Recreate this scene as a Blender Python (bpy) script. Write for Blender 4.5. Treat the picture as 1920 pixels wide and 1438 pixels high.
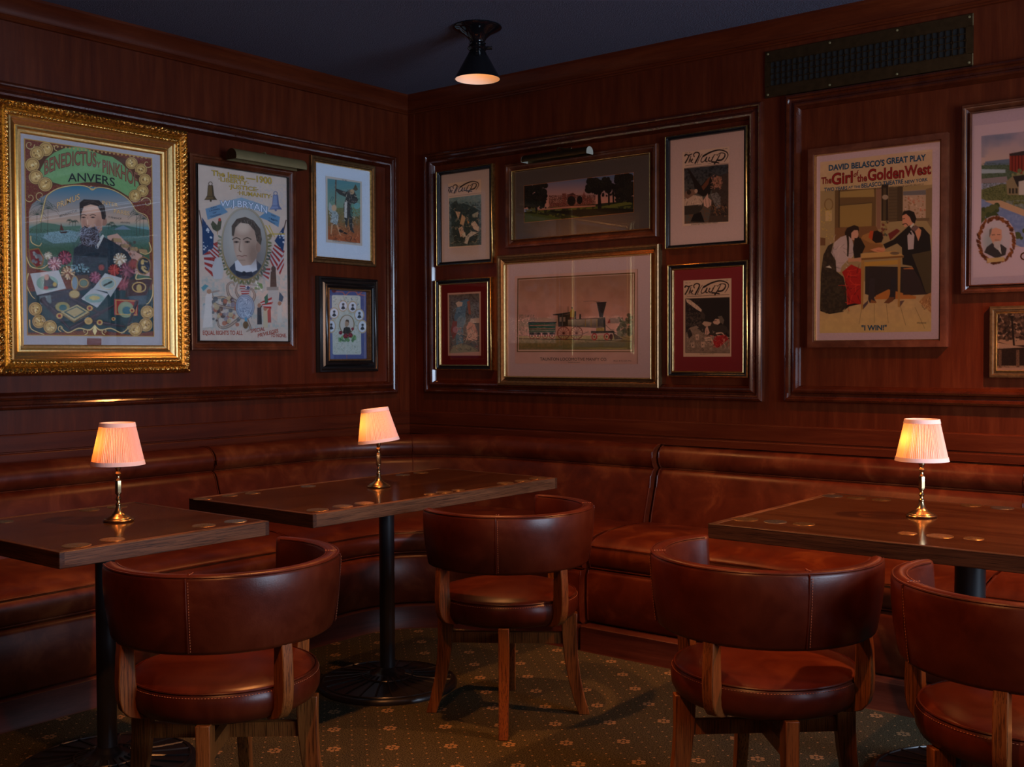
import bpy, math, random
import numpy as np
from mathutils import Vector, Matrix
random.seed(7); rng = np.random.RandomState(11)
for o in list(bpy.data.objects): bpy.data.objects.remove(o)
scene = bpy.context.scene
COL = scene.collection
PI = math.pi
CEIL = 2.823

# ------------------------------------------------------------ camera, world, daylight, exposure
camd = bpy.data.cameras.new('camera'); cam = bpy.data.objects.new('camera', camd); COL.objects.link(cam)
camd.sensor_fit = 'HORIZONTAL'; camd.sensor_width = 36.0; camd.lens = 2077.4/1920*36
camd.clip_start = .05; camd.clip_end = 60
_f = Vector((-0.62555923, 0.77970448, -0.02713986)).normalized()
_r = Vector((0.780048, 0.62570929, -0.00360706)).normalized()
_u = _r.cross(_f).normalized()
M4 = Matrix(((_r.x,_u.x,-_f.x,4.6027),(_r.y,_u.y,-_f.y,-4.76),(_r.z,_u.z,-_f.z,1.31),(0,0,0,1)))
cam.matrix_world = M4
scene.camera = cam

world = bpy.data.worlds.new('world'); scene.world = world; world.use_nodes = True
bg = world.node_tree.nodes['Background']; bg.inputs[0].default_value = (.55,.62,1.0,1); bg.inputs[1].default_value = WORLD_S = .012

def area(name, loc, target, sx, sy, col, power):
    l = bpy.data.lights.new(name, 'AREA'); l.shape = 'RECTANGLE'; l.size = sx; l.size_y = sy; l.color = col; l.energy = power
    o = bpy.data.objects.new(name, l); COL.objects.link(o); o.location = loc
    d = Vector(target)-Vector(loc); o.rotation_euler = d.to_track_quat('-Z','Y').to_euler(); return o
def spot(name, loc, col, power, ang=110, blend=.6, rad=.03):
    l = bpy.data.lights.new(name, 'SPOT'); l.spot_size = math.radians(ang); l.spot_blend = blend; l.shadow_soft_size = rad; l.color = col; l.energy = power
    o = bpy.data.objects.new(name, l); COL.objects.link(o); o.location = loc; return o
def point(name, loc, col, power, rad=.015):
    l = bpy.data.lights.new(name, 'POINT'); l.shadow_soft_size = rad; l.color = col; l.energy = power
    o = bpy.data.objects.new(name, l); COL.objects.link(o); o.location = loc; return o
DAY = (.60,.76,1.0); WARM = (1.0,.36,.10)
LAMP_P = .5; CEIL_P = [40,300,120,50,165]
# daylight through the tall windows of the far right-hand wall
area('daylight_side', (6.80,-2.15,1.55), (0,-1.9,1.35), 2.1, 1.7, DAY, 215)
area('warm_fill', (5.0,-7.8,1.58), (1.6,-.6,1.6), 2.4, .5, (1.0,.64,.46), 132)  # warm fill added behind the viewer to brighten the pictures

vs = scene.view_settings
vs.view_transform = 'Standard'; vs.look = 'None'; vs.gamma = 1; vs.exposure = 0.0; vs.use_curve_mapping = False

# ------------------------------------------------------------ material helpers
def lin(c): 
    c = np.asarray(c,float)/255.; return np.where(c<=.04045, c/12.92, ((c+.055)/1.055)**2.4)
MATS = {}
class NT:
    def __init__(s, name):
        s.m = bpy.data.materials.new(name); s.m.use_nodes = True; s.t = s.m.node_tree; s.n = s.t.nodes; s.b = s.n['Principled BSDF']
    def new(s, typ, **kw):
        x = s.n.new(typ)
        for k,v in kw.items(): setattr(x,k,v)
        return x
    def link(s,a,b): s.t.links.new(a,b)
    def math(s, op, a, b=None, c=None, clamp=False):
        x = s.new('ShaderNodeMath', operation=op); x.use_clamp = clamp
        for i,v in enumerate((a,b,c)):
            if v is None: continue
            if isinstance(v,(int,float)): x.inputs[i].default_value = v
            else: s.link(v, x.inputs[i])
        return x.outputs[0]
    def ramp(s, fac, stops):
        x = s.new('ShaderNodeValToRGB'); e = x.color_ramp.elements
        while len(e) < len(stops): e.new(.5)
        for i,(p,c) in enumerate(stops): e[i].position = p; e[i].color = (*c[:3],1)
        s.link(fac, x.inputs[0]); return x.outputs[0]
    def coords(s, scale, rot=(0,0,0), kind='Object'):
        tc = s.new('ShaderNodeTexCoord'); mp = s.new('ShaderNodeMapping'); mp.inputs['Scale'].default_value = scale; mp.inputs['Rotation'].default_value = rot
        s.link(tc.outputs[kind], mp.inputs[0]); return mp.outputs[0]
    def noise(s, vec, scale=1, detail=4, rough=.55, dist=0):
        x = s.new('ShaderNodeTexNoise'); x.inputs['Scale'].default_value = scale; x.inputs['Detail'].default_value = detail; x.inputs['Roughness'].default_value = rough; x.inputs['Distortion'].default_value = dist
        s.link(vec, x.inputs['Vector']); return x.outputs[0]
    def bump(s, h, strength=.2, dist=.002):
        x = s.new('ShaderNodeBump'); x.inputs['Strength'].default_value = strength; x.inputs['Distance'].default_value = dist
        s.link(h, x.inputs['Height']); s.link(x.outputs[0], s.b.inputs['Normal']); return x
    def set(s, **kw):
        for k,v in kw.items(): s.b.inputs[k.replace('_',' ')].default_value = v
def C4(r,g,b): return (r,g,b,1)

def wood(name, dark, mid, light, scale, rough=.3, coat=.0, bump=.08, streak=1.0, pores=False):
    N = NT(name); v = N.coords(scale)
    n1 = N.noise(v, 1, 5, .6, .4)
    v2 = N.coords(tuple(c*(9 if c>8 else 2.6) for c in scale) if pores else tuple(c*6 for c in scale)); n2 = N.noise(v2, 1, 3, .7)
    v3 = N.coords((1.1,1.1,1.1)); n3 = N.noise(v3, 1.6, 3)
    f = N.math('ADD', N.math('MULTIPLY', n1, .75), N.math('MULTIPLY', n2, .25*streak))
    f = N.math('ADD', f, N.math('MULTIPLY', N.math('SUBTRACT', n3, .5), .35))
    c = N.ramp(f, [(.30,dark),(.50,mid),(.72,light)])
    if pores:
        p = N.math('LESS_THAN', n2, .44)
        mx = N.new('ShaderNodeMix', data_type='RGBA'); mx.inputs['B'].default_value = C4(*[x*.35 for x in dark])
        N.link(N.math('MULTIPLY', p, .62), mx.inputs['Factor']); N.link(c, mx.inputs['A']); c = mx.outputs['Result']
    N.link(c, N.b.inputs['Base Color'])
    rr = N.math('ADD', N.math('MULTIPLY', n3, .18), rough-.09); N.link(rr, N.b.inputs['Roughness'])
    N.set(Coat_Weight=coat, Coat_Roughness=.12); N.b.inputs['Specular IOR Level'].default_value=.24
    N.bump(N.math('ADD', n2, N.math('MULTIPLY', n1, .5)), bump, .002)
    return N.m
MAH = ((.044,.0064,.0018),(.068,.0110,.0029),(.100,.0190,.0050))
M_panel = wood('mahogany_upright_grain', *MAH, (26,26,2.2), .33, .0)
M_rail  = wood('mahogany_level_grain', *MAH, (2.2,2.2,30), .34, .0)
M_trim  = wood('mahogany_moulding', (.026,.004,.0015),(.046,.008,.0024),(.07,.014,.0045), (9,9,9), .17, .7, .03)
M_toe   = wood('mahogany_kickboard', (.022,.005,.003),(.05,.012,.007),(.08,.022,.013), (2.2,2.2,30), .38)
M_oak   = wood('amber_oak', (.055,.015,.0035),(.13,.038,.008),(.20,.065,.014), (34,34,3.0), .38, .1, .15, 1.6, True)
M_top   = wood('dark_oak_tabletop', (.020,.0075,.003),(.046,.018,.007),(.078,.032,.012), (26,2.4,26), .17, .6, .05, 1.2)
M_topx  = wood('dark_oak_tabletop_long', (.020,.0075,.003),(.046,.018,.007),(.078,.032,.012), (2.4,26,26), .17, .6, .05, 1.2)
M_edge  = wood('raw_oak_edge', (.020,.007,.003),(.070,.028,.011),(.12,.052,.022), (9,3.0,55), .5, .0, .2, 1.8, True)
M_edge_shade = wood('raw_oak_edge_long_shaded', (.014,.004,.0015),(.036,.012,.0045),(.065,.024,.009), (3.0,9,55), .5, .0, .2, 1.8, True)  # darker oak: the colour holds the shade of faces turned from the window

def leather(name, a, b, c, rough=.34):
    N = NT(name); v = N.coords((1,1,1))
    n1 = N.noise(v, 7, 5, .65, .6); n2 = N.noise(v, 260, 2, .5); n3 = N.noise(v, 2.2, 2)
    f = N.math('ADD', N.math('MULTIPLY', n1, .65), N.math('MULTIPLY', n3, .35))
    N.link(N.ramp(f, [(.36,a),(.52,b),(.68,c)]), N.b.inputs['Base Color'])
    N.link(N.math('ADD', N.math('MULTIPLY', n1, .22), rough-.11), N.b.inputs['Roughness'])
    N.bump(N.math('ADD', N.math('MULTIPLY', n2, .5), N.math('MULTIPLY', n1, 1.2)), .16, .002)
    N.b.inputs['Specular IOR Level'].default_value=.26
    return N.m
M_leather = leather('oxblood_leather', (.032,.0038,.0011),(.058,.0085,.0024),(.085,.0160,.0043))
M_bench   = leather('worn_bench_leather', (.040,.0055,.0018),(.074,.0122,.0035),(.145,.036,.0095), .34)
M_thread  = NT('tan_thread'); M_thread.set(Base_Color=C4(.30,.085,.03), Roughness=.7); M_thread = M_thread.m

def metal(name, col, rough, metallic=1, noise=0, nscale=40):
    N = NT(name); N.set(Base_Color=C4(*col), Roughness=rough, Metallic=metallic)
    if noise:
        n = N.noise(N.coords((1,1,1)), nscale, 4); 
        N.link(N.ramp(n, [(.3,tuple(c*(1-noise) for c in col)),(.65,col)]), N.b.inputs['Base Color'])
        N.bump(n, .25, .001)
    return N.m
M_gold   = metal('gilded_wood', (.86,.50,.15), .30, 1, .55, 60)
M_gold2 = metal('bright_gilt', (.90,.60,.24), .30, 1, .2, 90)
M_goldl  = metal('plain_gilt', (.62,.40,.16), .28, 1, .25, 90)
M_bronze = metal('bronzed_frame', (.22,.12,.05), .35, .8, .4, 70)
M_brass  = metal('antique_brass', (.44,.31,.16), .24, 1, .25, 30)
M_brassd = metal('dull_dark_brass', (.13,.085,.04), .42, 1, .3, 30)
M_lite   = metal('brushed_olive_brass', (.22,.18,.085), .40, .45, .15, 20)
M_coin   = metal('worn_coin_metal', (.50,.30,.13), .33, 1, .6, 260)
M_coins  = metal('worn_silver_metal', (.48,.44,.38), .3, 1, .6, 260)
M_iron   = metal('black_iron', (.012,.012,.014), .38, 0, 0)
M_cast   = metal('black_cast_iron', (.010,.009,.009), .28, 0, .3, 50)
M_black  = metal('black_enamel', (.004,.004,.005), .09, 0)
M_blackf = metal('black_lacquer_frame', (.008,.007,.007), .22, 0)
M_brown  = wood('brown_frame_wood', (.03,.008,.004),(.07,.018,.007),(.12,.035,.014), (9,9,9), .28, .3, .03)
M_redf   = wood('red_brown_frame_wood', (.05,.010,.004),(.09,.022,.009),(.14,.038,.015), (9,9,9), .36, .1, .03)
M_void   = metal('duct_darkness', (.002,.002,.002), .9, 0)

def matte(name, col, rough=.8, n=0.0, sc=300):
    N = NT(name); N.set(Base_Color=C4(*col), Roughness=rough)
    if n:
        x = N.noise(N.coords((1,1,1)), sc, 3); N.link(N.ramp(x,[(.3,tuple(c*(1-n) for c in col)),(.7,col)]), N.b.inputs['Base Color'])
    return N.m
_ink = {}
def ink(c):
    c = tuple(c)
    if c not in _ink: _ink[c] = matte('printing_ink', tuple(lin(c)), .6)
    return _ink[c]
def matboard(c): return matte('mat_board', tuple(lin(c)), .85, .08, 120)

# picture glass: clear with a fresnel reflection
N = NT('picture_glass'); N.n.remove(N.b)
tr = N.new('ShaderNodeBsdfTransparent'); gl = N.new('ShaderNodeBsdfGlossy'); gl.inputs['Roughness'].default_value = .0
fr = N.new('ShaderNodeFresnel'); fr.inputs['IOR'].default_value = 1.5; mx = N.new('ShaderNodeMixShader')
N.link(fr.outputs[0], mx.inputs[0]); N.link(tr.outputs[0], mx.inputs[1]); N.link(gl.outputs[0], mx.inputs[2]); N.link(mx.outputs[0], N.n['Material Output'].inputs[0])
M_glass = N.m

# lamp shade cloth: pleated, lets light through
N = NT('pleated_silk'); N.set(Base_Color=C4(.82,.66,.60), Roughness=.75)
tl = N.new('ShaderNodeBsdfTranslucent'); tl.inputs[0].default_value = (1.0,.55,.20,1); mx = N.new('ShaderNodeMixShader'); mx.inputs[0].default_value = .45
N.link(N.b.outputs[0], mx.inputs[1]); N.link(tl.outputs[0], mx.inputs[2]); N.link(mx.outputs[0], N.n['Material Output'].inputs[0])
M_shade = N.m
N = NT('shade_tape'); N.set(Base_Color=C4(.80,.66,.62), Roughness=.8)
tl = N.new('ShaderNodeBsdfTranslucent'); tl.inputs[0].default_value = (1.0,.62,.40,1); mx = N.new('ShaderNodeMixShader'); mx.inputs[0].default_value = .2
N.link(N.b.outputs[0], mx.inputs[1]); N.link(tl.outputs[0], mx.inputs[2]); N.link(mx.outputs[0], N.n['Material Output'].inputs[0])
M_tape = N.m
def emit(name, col, s):
    N = NT(name); N.set(Base_Color=C4(*col), Emission_Color=C4(*col), Emission_Strength=s); return N.m
M_bulb = emit('warm_bulb', (1,.52,.2), 5)
M_bulb2 = emit('frosted_warm_bulb', (1,.42,.12), 1.1)
M_white_in = matte('white_enamel_inside', (.85,.75,.62), .45)

# carpet
N = NT('patterned_carpet')
def lattice(scale, rot, off=(0,0)):
    tc = N.new('ShaderNodeTexCoord'); mp = N.new('ShaderNodeMapping'); mp.inputs['Scale'].default_value = (1/scale[0],1/scale[1],1); mp.inputs['Rotation'].default_value = (0,0,rot); mp.inputs['Location'].default_value = (off[0],off[1],0)
    N.link(tc.outputs['Object'], mp.inputs[0]); sp = N.new('ShaderNodeSeparateXYZ'); N.link(mp.outputs[0], sp.inputs[0])
    row = N.math('FLOOR', sp.outputs[1]); par = N.math('MULTIPLY', N.math('MODULO', N.math('ABSOLUTE', row), 2), .5)
    x = N.math('SUBTRACT', N.math('FRACT', N.math('ADD', sp.outputs[0], par)), .5)
    y = N.math('SUBTRACT', N.math('FRACT', sp.outputs[1]), .5)
    return N.math('MULTIPLY', x, scale[0]), N.math('MULTIPLY', y, scale[1])
def flower(x, y, R, pr):
    r = N.math('SQRT', N.math('ADD', N.math('MULTIPLY', x, x), N.math('MULTIPLY', y, y)))
    a = N.math('ARCTAN2', y, x); a = N.math('SUBTRACT', N.math('FRACT', N.math('ADD', N.math('DIVIDE', a, PI/3), .5)), .5); a = N.math('MULTIPLY', a, PI/3)
    px = N.math('SUBTRACT', N.math('MULTIPLY', r, N.math('COSINE', a)), R); py = N.math('MULTIPLY', r, N.math('SINE', a))
    d = N.math('SQRT', N.math('ADD', N.math('MULTIPLY', px, px), N.math('MULTIPLY', py, py)))
    pet = N.math('LESS_THAN', d, pr); cen = N.math('LESS_THAN', r, pr*.6)
    return N.math('MAXIMUM', pet, cen), r
ROT = .0
fx, fy = lattice((.286,.131), ROT); fl, fr_ = flower(fx, fy, .017, .0075)
dx, dy = lattice((.0715,.03275), ROT, (.25,.5)); dr = N.math('SQRT', N.math('ADD', N.math('MULTIPLY', dx, dx), N.math('MULTIPLY', dy, dy)))
dots = N.math('MULTIPLY', N.math('LESS_THAN', dr, .0036), N.math('GREATER_THAN', fr_, .032))
pat = N.math('MAXIMUM', fl, dots)
vv = N.coords((1,1,1)); cn = N.noise(vv, 230, 3, .85); cn2 = N.noise(vv, 3, 3)
base = N.ramp(cn, [(.40,(.010,.009,.0045)),(.5,(.046,.037,.018)),(.60,(.12,.10,.055))])
wob = N.math('MULTIPLY', pat, N.math('ADD', N.math('MULTIPLY', cn, .9), .38), clamp=True)
mx = N.new('ShaderNodeMix', data_type='RGBA'); mx.inputs['B'].default_value = C4(.34,.20,.095)
N.link(wob, mx.inputs['Factor']); N.link(base, mx.inputs['A']); N.link(mx.outputs['Result'], N.b.inputs['Base Color'])
N.set(Roughness=.95); N.b.inputs['Specular IOR Level'].default_value = .1
N.bump(cn, .9, .006); M_carpet = N.m

N = NT('textured_ceiling_paint'); v = N.coords((1,1,1)); n = N.noise(v, 75, 3, .55, .3); n2 = N.noise(v, 160, 2)
N.set(Base_Color=C4(.085,.092,.135), Roughness=.62)
N.bump(N.math('ADD', N.math('GREATER_THAN', n, .56), N.math('MULTIPLY', n2, .6)), 1.0, .012); M_ceil = N.m

# ------------------------------------------------------------ object helpers
def tag(o, label=None, cat=None, group=None, kind=None):
    if label: o['label'] = label
    if cat: o['category'] = cat
    if group: o['group'] = group
    if kind: o['kind'] = kind
    return o
def mesh(name, V, F, mat, parent=None, smooth=True, angle=40, midx=None):
    me = bpy.data.meshes.new(name); me.from_pydata([tuple(v) for v in V], [], F)
    for m in (mat if isinstance(mat, list) else [mat]): me.materials.append(m)
    if midx is not None: me.polygons.foreach_set('material_index', midx)
    if smooth:
        me.polygons.foreach_set('use_smooth', [True]*len(F)); me.set_sharp_from_angle(angle=math.radians(angle))
    me.update()
    o = bpy.data.objects.new(name, me); COL.objects.link(o)
    if parent: o.parent = parent
    return o
def empty(name, loc=(0,0,0), rz=0):
    o = bpy.data.objects.new(name, None); COL.objects.link(o); o.location = loc; o.rotation_euler = (0,0,rz); o.empty_display_size = .1; return o
class MB:
    def __init__(s): s.V=[]; s.F=[]; s.I=[]
    def add(s, V, F, mi=0):
        b=len(s.V); s.V += [tuple(v) for v in V]; s.F += [tuple(i+b for i in f) for f in F]; s.I += [mi]*len(F); return s
    def box(s, x0,x1,y0,y1,z0,z1, b=0, mi=0):
        if b<=0:
            V=[(x,y,z) for x in (x0,x1) for y in (y0,y1) for z in (z0,z1)]
            return s.add(V,[(0,1,3,2),(4,6,7,5),(0,4,5,1),(2,3,7,6),(0,2,6,4),(1,5,7,3)],mi)
        # chamfered box
        V=[];idx={}
        for ix,(xa,xi) in enumerate(((x0,x0+b),(x1,x1-b))):
            for iy,(ya,yi) in enumerate(((y0,y0+b),(y1,y1-b))):
                for iz,(za,zi) in enumerate(((z0,z0+b),(z1,z1-b))):
                    idx[ix,iy,iz]=(len(V),len(V)+1,len(V)+2); V += [(xa,yi,zi),(xi,ya,zi),(xi,yi,za)]
        F=[]
        for i in (0,1):
            F.append(tuple(idx[i,a,c][0] for a,c in ((0,0),(0,1),(1,1),(1,0))))
            F.append(tuple(idx[a,i,c][1] for a,c in ((0,0),(1,0),(1,1),(0,1))))
            F.append(tuple(idx[a,c,i][2] for a,c in ((0,0),(0,1),(1,1),(1,0))))
        for a in (0,1):
            for c in (0,1):
                F.append((idx[a,c,0][0],idx[a,c,1][0],idx[a,c,1][1],idx[a,c,0][1]))
                F.append((idx[a,0,c][0],idx[a,1,c][0],idx[a,1,c][2],idx[a,0,c][2]))
                F.append((idx[0,a,c][1],idx[1,a,c][1],idx[1,a,c][2],idx[0,a,c][2]))
                for e in (0,1): F.append(idx[a,c,e])
        return s.add(V,F,mi)
    def lathe(s, prof, n=32, c=(0,0,0), a0=0, mi=0, ripple=None):
        V=[];F=[]
        for r,z in prof:
            for k in range(n):
                a=a0+2*PI*k/n; rr = r*(ripple(k) if ripple and r>1e-5 else 1)
                V.append((c[0]+rr*math.cos(a),c[1]+rr*math.sin(a),c[2]+z))
        for i in range(len(prof)-1):
            for k in range(n): F.append((i*n+k,i*n+(k+1)%n,(i+1)*n+(k+1)%n,(i+1)*n+k))
        return s.add(V,F,mi)
    def tube(s, pts, r, n=8, closed=False, mi=0, up=(0,0,1)):
        P=[Vector(p) for p in pts]; m=len(P); V=[];F=[]
        for i,p in enumerate(P):
            if closed: t=P[(i+1)%m]-P[i-1]
            else: t=P[min(i+1,m-1)]-P[max(i-1,0)]
            t.normalize(); U=Vector(up)
            if abs(t.dot(U))>.95: U=Vector((1,0,0)) if abs(t.x)<.9 else Vector((0,1,0))
            a=t.cross(U).normalized(); b=a.cross(t)
            rr = r[i] if isinstance(r,(list,tuple)) else r
            for k in range(n):
                th=2*PI*k/n; V.append(p+a*math.cos(th)*rr+b*math.sin(th)*rr)
        for i in range(m if closed else m-1):
            j=(i+1)%m
            for k in range(n): F.append((i*n+k,i*n+(k+1)%n,j*n+(k+1)%n,j*n+k))
        if not closed: F.append(tuple(range(n))[::-1]); F.append(tuple((m-1)*n+k for k in range(n)))
        return s.add(V,F,mi)
    def build(s, name, mat, parent=None, smooth=True, angle=40):
        o = mesh(name, s.V, s.F, mat, parent, smooth, angle, s.I if isinstance(mat,list) else None)
        bm = __import__('bmesh').new(); bm.from_mesh(o.data); __import__('bmesh').ops.recalc_face_normals(bm, faces=bm.faces); bm.to_mesh(o.data); bm.free()
        return o
def copy_tree(o, parent=None):
    c = o.copy(); COL.objects.link(c); c.parent = parent
    for k in ('label','group'):
        if parent is None and k in c: del c[k]
    for ch in [x for x in KIDS.get(o.name, [])]: copy_tree(ch, c)
    return c
KIDS = {}
def index_kids():
    KIDS.clear()
    for o in bpy.data.objects:
        if o.parent: KIDS.setdefault(o.parent.name, []).append(o)

# ------------------------------------------------------------ room shell
# wall frames: local x runs to the viewer's right along the wall, z up, y into the wall
def wall_root(name, side):
    o = empty(name); 
    if side == 'L': o.rotation_euler = (0,0,PI/2)
    return tag(o, kind='structure')
def rect_sweep(x0,x1,z0,z1, prof, seg=None, disp=None):
    # prof: list of (inward offset, depth off the wall); the ring runs x0z0 -> x1z0 -> x1z1 -> x0z1
    V=[];F=[]; n=len(prof)
    corners=[(x0,z0,1,1),(x1,z0,-1,1),(x1,z1,-1,-1),(x0,z1,1,-1)]
    stations=[]
    for i in range(4):
        a=corners[i]; b=corners[(i+1)%4]; L=math.hypot(b[0]-a[0],b[1]-a[1]); m=max(1,int(L/seg)) if seg else 1
        for k in range(m): stations.append((i,a,b,k/m,L*k/m,L))
    for (i,a,b,t,s,L) in stations:
        for j,(o,d) in enumerate(prof):
            pa=(a[0]+a[2]*o, a[1]+a[3]*o); pb=(b[0]+b[2]*o, b[1]+b[3]*o)
            dd=d
            if disp: dd += disp(o, s, L, t)
            V.append((pa[0]*(1-t)+pb[0]*t, -dd, pa[1]*(1-t)+pb[1]*t))
    m=len(stations)
    for i in range(m):
        for j in range(n-1): F.append((i*n+j, i*n+j+1, ((i+1)%m)*n+j+1, ((i+1)%m)*n+j))
    return V,F
def strip_sweep(x0,x1,prof):
    V=[(x,-d,z) for x in (x0,x1) for d,z in prof]; n=len(prof)
    F=[(j,j+1,n+j+1,n+j) for j in range(n-1)]+[tuple(range(n))[::-1],tuple(range(n,2*n))]
    return V,F
mesh('floor', [(-.3,-8,0),(7.2,-8,0),(7.2,.3,0),(-.3,.3,0)], [(0,1,2,3)], M_carpet, None, False)
mesh('ceiling', [(-.3,-8,CEIL),(7.2,-8,CEIL),(7.2,.3,CEIL),(-.3,.3,CEIL)], [(3,2,1,0)], M_ceil, None, False)
tag(bpy.data.objects['floor'], kind='structure'); tag(bpy.data.objects['ceiling'], kind='structure')
WL = tag(MB().box(-8,0,0,.3,0,CEIL).build('wall_left', M_panel, None, False), kind='structure'); WL.rotation_euler=(0,0,PI/2)
WR = tag(MB().box(0,7,0,.3,0,CEIL).build('wall_right', M_panel, None, False), kind='structure')
PM = [(0,0),(0,.016),(.004,.024),(.012,.028),(.018,.026),(.022,.018),(.030,.014),(.038,.016),(.044,.026),(.052,.030),(.060,.027),(.064,.018),(.070,.012),(.074,0)]
def panel_moulding(name, side, x0,x1,z0,z1):
    V,F = rect_sweep(x0,x1,z0,z1,PM); o = mesh(name, V,F, M_trim, None, True, 30); o.data.flip_normals()
    if side=='L': o.rotation_euler=(0,0,PI/2)
    return tag(o, kind='structure')
panel_moulding('trim_1','R', .145,2.287,1.082,2.470)
panel_moulding('trim_2','R', 2.397,4.9,1.085,2.480)
panel_moulding('trim_3','L', -4.3,-.116,1.077,2.460)
CROWN = [(0,CEIL),(.105,CEIL),(.105,CEIL-.012),(.085,CEIL-.03),(.055,CEIL-.055),(.040,CEIL-.075),(.040,CEIL-.083),(.046,CEIL-.086),(.040,CEIL-.090),(.030,CEIL-.094),(.034,CEIL-.099),(.026,CEIL-.104),(0,CEIL-.106)]
CROWN = [(d*.5 if d<.1 else d*.55, z) for d,z in CROWN]
for nm,side,x0,x1 in (('trim_4','R',0,6.9),('trim_5','L',-7.9,0)):
    V,F = strip_sweep(x0,x1,CROWN); o = mesh(nm,V,F,M_rail,None,True,30)
    if side=='L': o.rotation_euler=(0,0,PI/2)
    tag(o, kind='structure')
BOARD = [(0,.974),(.010,.972),(.012,.967),(.012,.900),(.007,.897),(.007,.893),(.022,.891),(.024,.887),(.024,.842),(.018,.838),(.018,.834),(.034,.832),(.036,.826),(.036,.60),(0,.60)]
for nm,side,x0,x1 in (('trim_6','R',0,6.9),('trim_7','L',-7.9,0)):
    V,F = strip_sweep(x0,x1,BOARD); o = mesh(nm,V,F,M_rail,None,True,20)
    if side=='L': o.rotation_euler=(0,0,PI/2)
    tag(o, kind='structure')
# corner stile on each wall, a hair proud of the panelling, with a plain face
for nm,side,x0,x1 in (('trim_8','R',.0,.055),('trim_9','L',-.085,0)):
    o = MB().box(x0,x1,-.0035,.01,.96,CEIL-.1).build(nm, M_panel, None, False)
    if side=='L': o.rotation_euler=(0,0,PI/2)
    tag(o, kind='structure')
# far wall on the viewer's right with its window (outside the picture: it lets the daylight in)
MB().box(6.9,7.1,-8,-3.3,0,CEIL).box(6.9,7.1,-1.0,.3,0,CEIL).box(6.9,7.1,-3.3,-1.0,0,.65).box(6.9,7.1,-3.3,-1.0,2.45,CEIL).build('wall_window', M_panel, None, False)
tag(bpy.data.objects['wall_window'], kind='structure')
wf = MB()
for y in (-3.3,-2.74,-2.17,-1.61,-1.05): wf.box(6.86,6.92,y,y+.05,.65,2.45)
for z in (.65,1.5,2.4): wf.box(6.86,6.92,-3.3,-1.0,z,z+.05)
tag(wf.build('window_1', M_trim, None, False), kind='structure')

tag(MB().box(1.5,6.85,-5.88,-5.80,0,1.44,.008).box(1.5,6.85,-5.88,-5.80,1.84,CEIL-.003).build('added_fill_baffle', M_panel, None, False), kind='structure')  # unseen baffle added: low and high boards narrow the warm fill
# half-height baffle added out of view beyond the right edge of the picture; it shades the lower part of the room from the window
tag(MB().box(5.35,5.43,-4.3,-1.85,0,.82,.008).box(5.32,5.46,-4.33,-1.82,.82,.86,.006).build('added_window_baffle', M_panel, None, False), kind='structure')

# ------------------------------------------------------------ banquette along both walls
# path at wall distance d: down the left wall, round the corner, along the right wall
LK = 1.06
def bpath(dl, dr, R, y_start, x_end, narc=18, nst=10):
    pts=[]
    cx, cy = dl+R, -(dr+R)
    for k in range(nst): pts.append((dl, y_start+(cy-y_start)*k/nst))
    for k in range(narc+1):
        a = PI - (PI/2)*k/narc; pts.append((cx+R*math.cos(a), cy+R*math.sin(a)))
    for k in range(1,nst+1): pts.append((cx+(x_end-cx)*k/nst, -dr))
    return pts
def bench_profile(prof, y0, x1, name, parent, mat, caps=True, side='corner', u0=None, u1=None, swell=0.0, angle=50):
    # prof: (d, z); side 'corner' sweeps round the corner, 'R' / 'L' straight runs u0..u1 along the wall
    rows=[]; m=len(prof)
    for d,z in prof:
        t = min(1,max(0,(d-.12)/.6)); R = .80*(1-t)+.45*t
        if side=='corner': rows.append([(x,y,z) for x,y in bpath(d*LK, d, R, y0, x1)])
        elif side=='R': rows.append([(u0+(u1-u0)*k/16,-d,z) for k in range(17)])
        else: rows.append([(d*LK,u0+(u1-u0)*k/16,z) for k in range(17)])
    n=len(rows[0]); 
    if swell:   # pull the ends in so that each cushion has soft rounded ends
        rows2=[]
        for (d,z),row in zip(prof,rows): rows2.append(row)
    V=[p for row in rows for p in row]; F=[(i*n+k,i*n+k+1,(i+1)*n+k+1,(i+1)*n+k) for i in range(m-1) for k in range(n-1)]
    if caps:
        F.append(tuple(i*n for i in range(m))); F.append(tuple(i*n+n-1 for i in range(m))[::-1])
    mb=MB().add(V,F); return mb.build(name, mat, parent, True, angle)
def wob(prof): return prof
ROLL = [(.03,.845),(.05,.856),(.075,.863),(.10,.864),(.125,.860),(.15,.848),(.168,.828),(.175,.803),(.170,.778),(.157,.758),(.145,.750),(.04,.745),(.03,.80)]
BACK = [(.04,.749),(.150,.748),(.168,.738),(.180,.715),(.196,.66),(.214,.60),(.234,.54),(.246,.49),(.250,.44),(.04,.44)]
SEAT = [(.20,.40),(.20,.492),(.30,.503),(.45,.508),(.60,.500),(.70,.483),(.745,.463),(.765,.440),(.770,.410),(.762,.375),(.752,.358),(.735,.352),(.20,.352)]
BASE = [(.10,.352),(.740,.350),(.765,.346),(.775,.330),(.778,.22),(.772,.125),(.760,.112),(.10,.112)]
TOE  = [(.10,.112),(.785,.110),(.790,.106),(.792,.006),(.796,.0),(.10,.0)]
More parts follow.
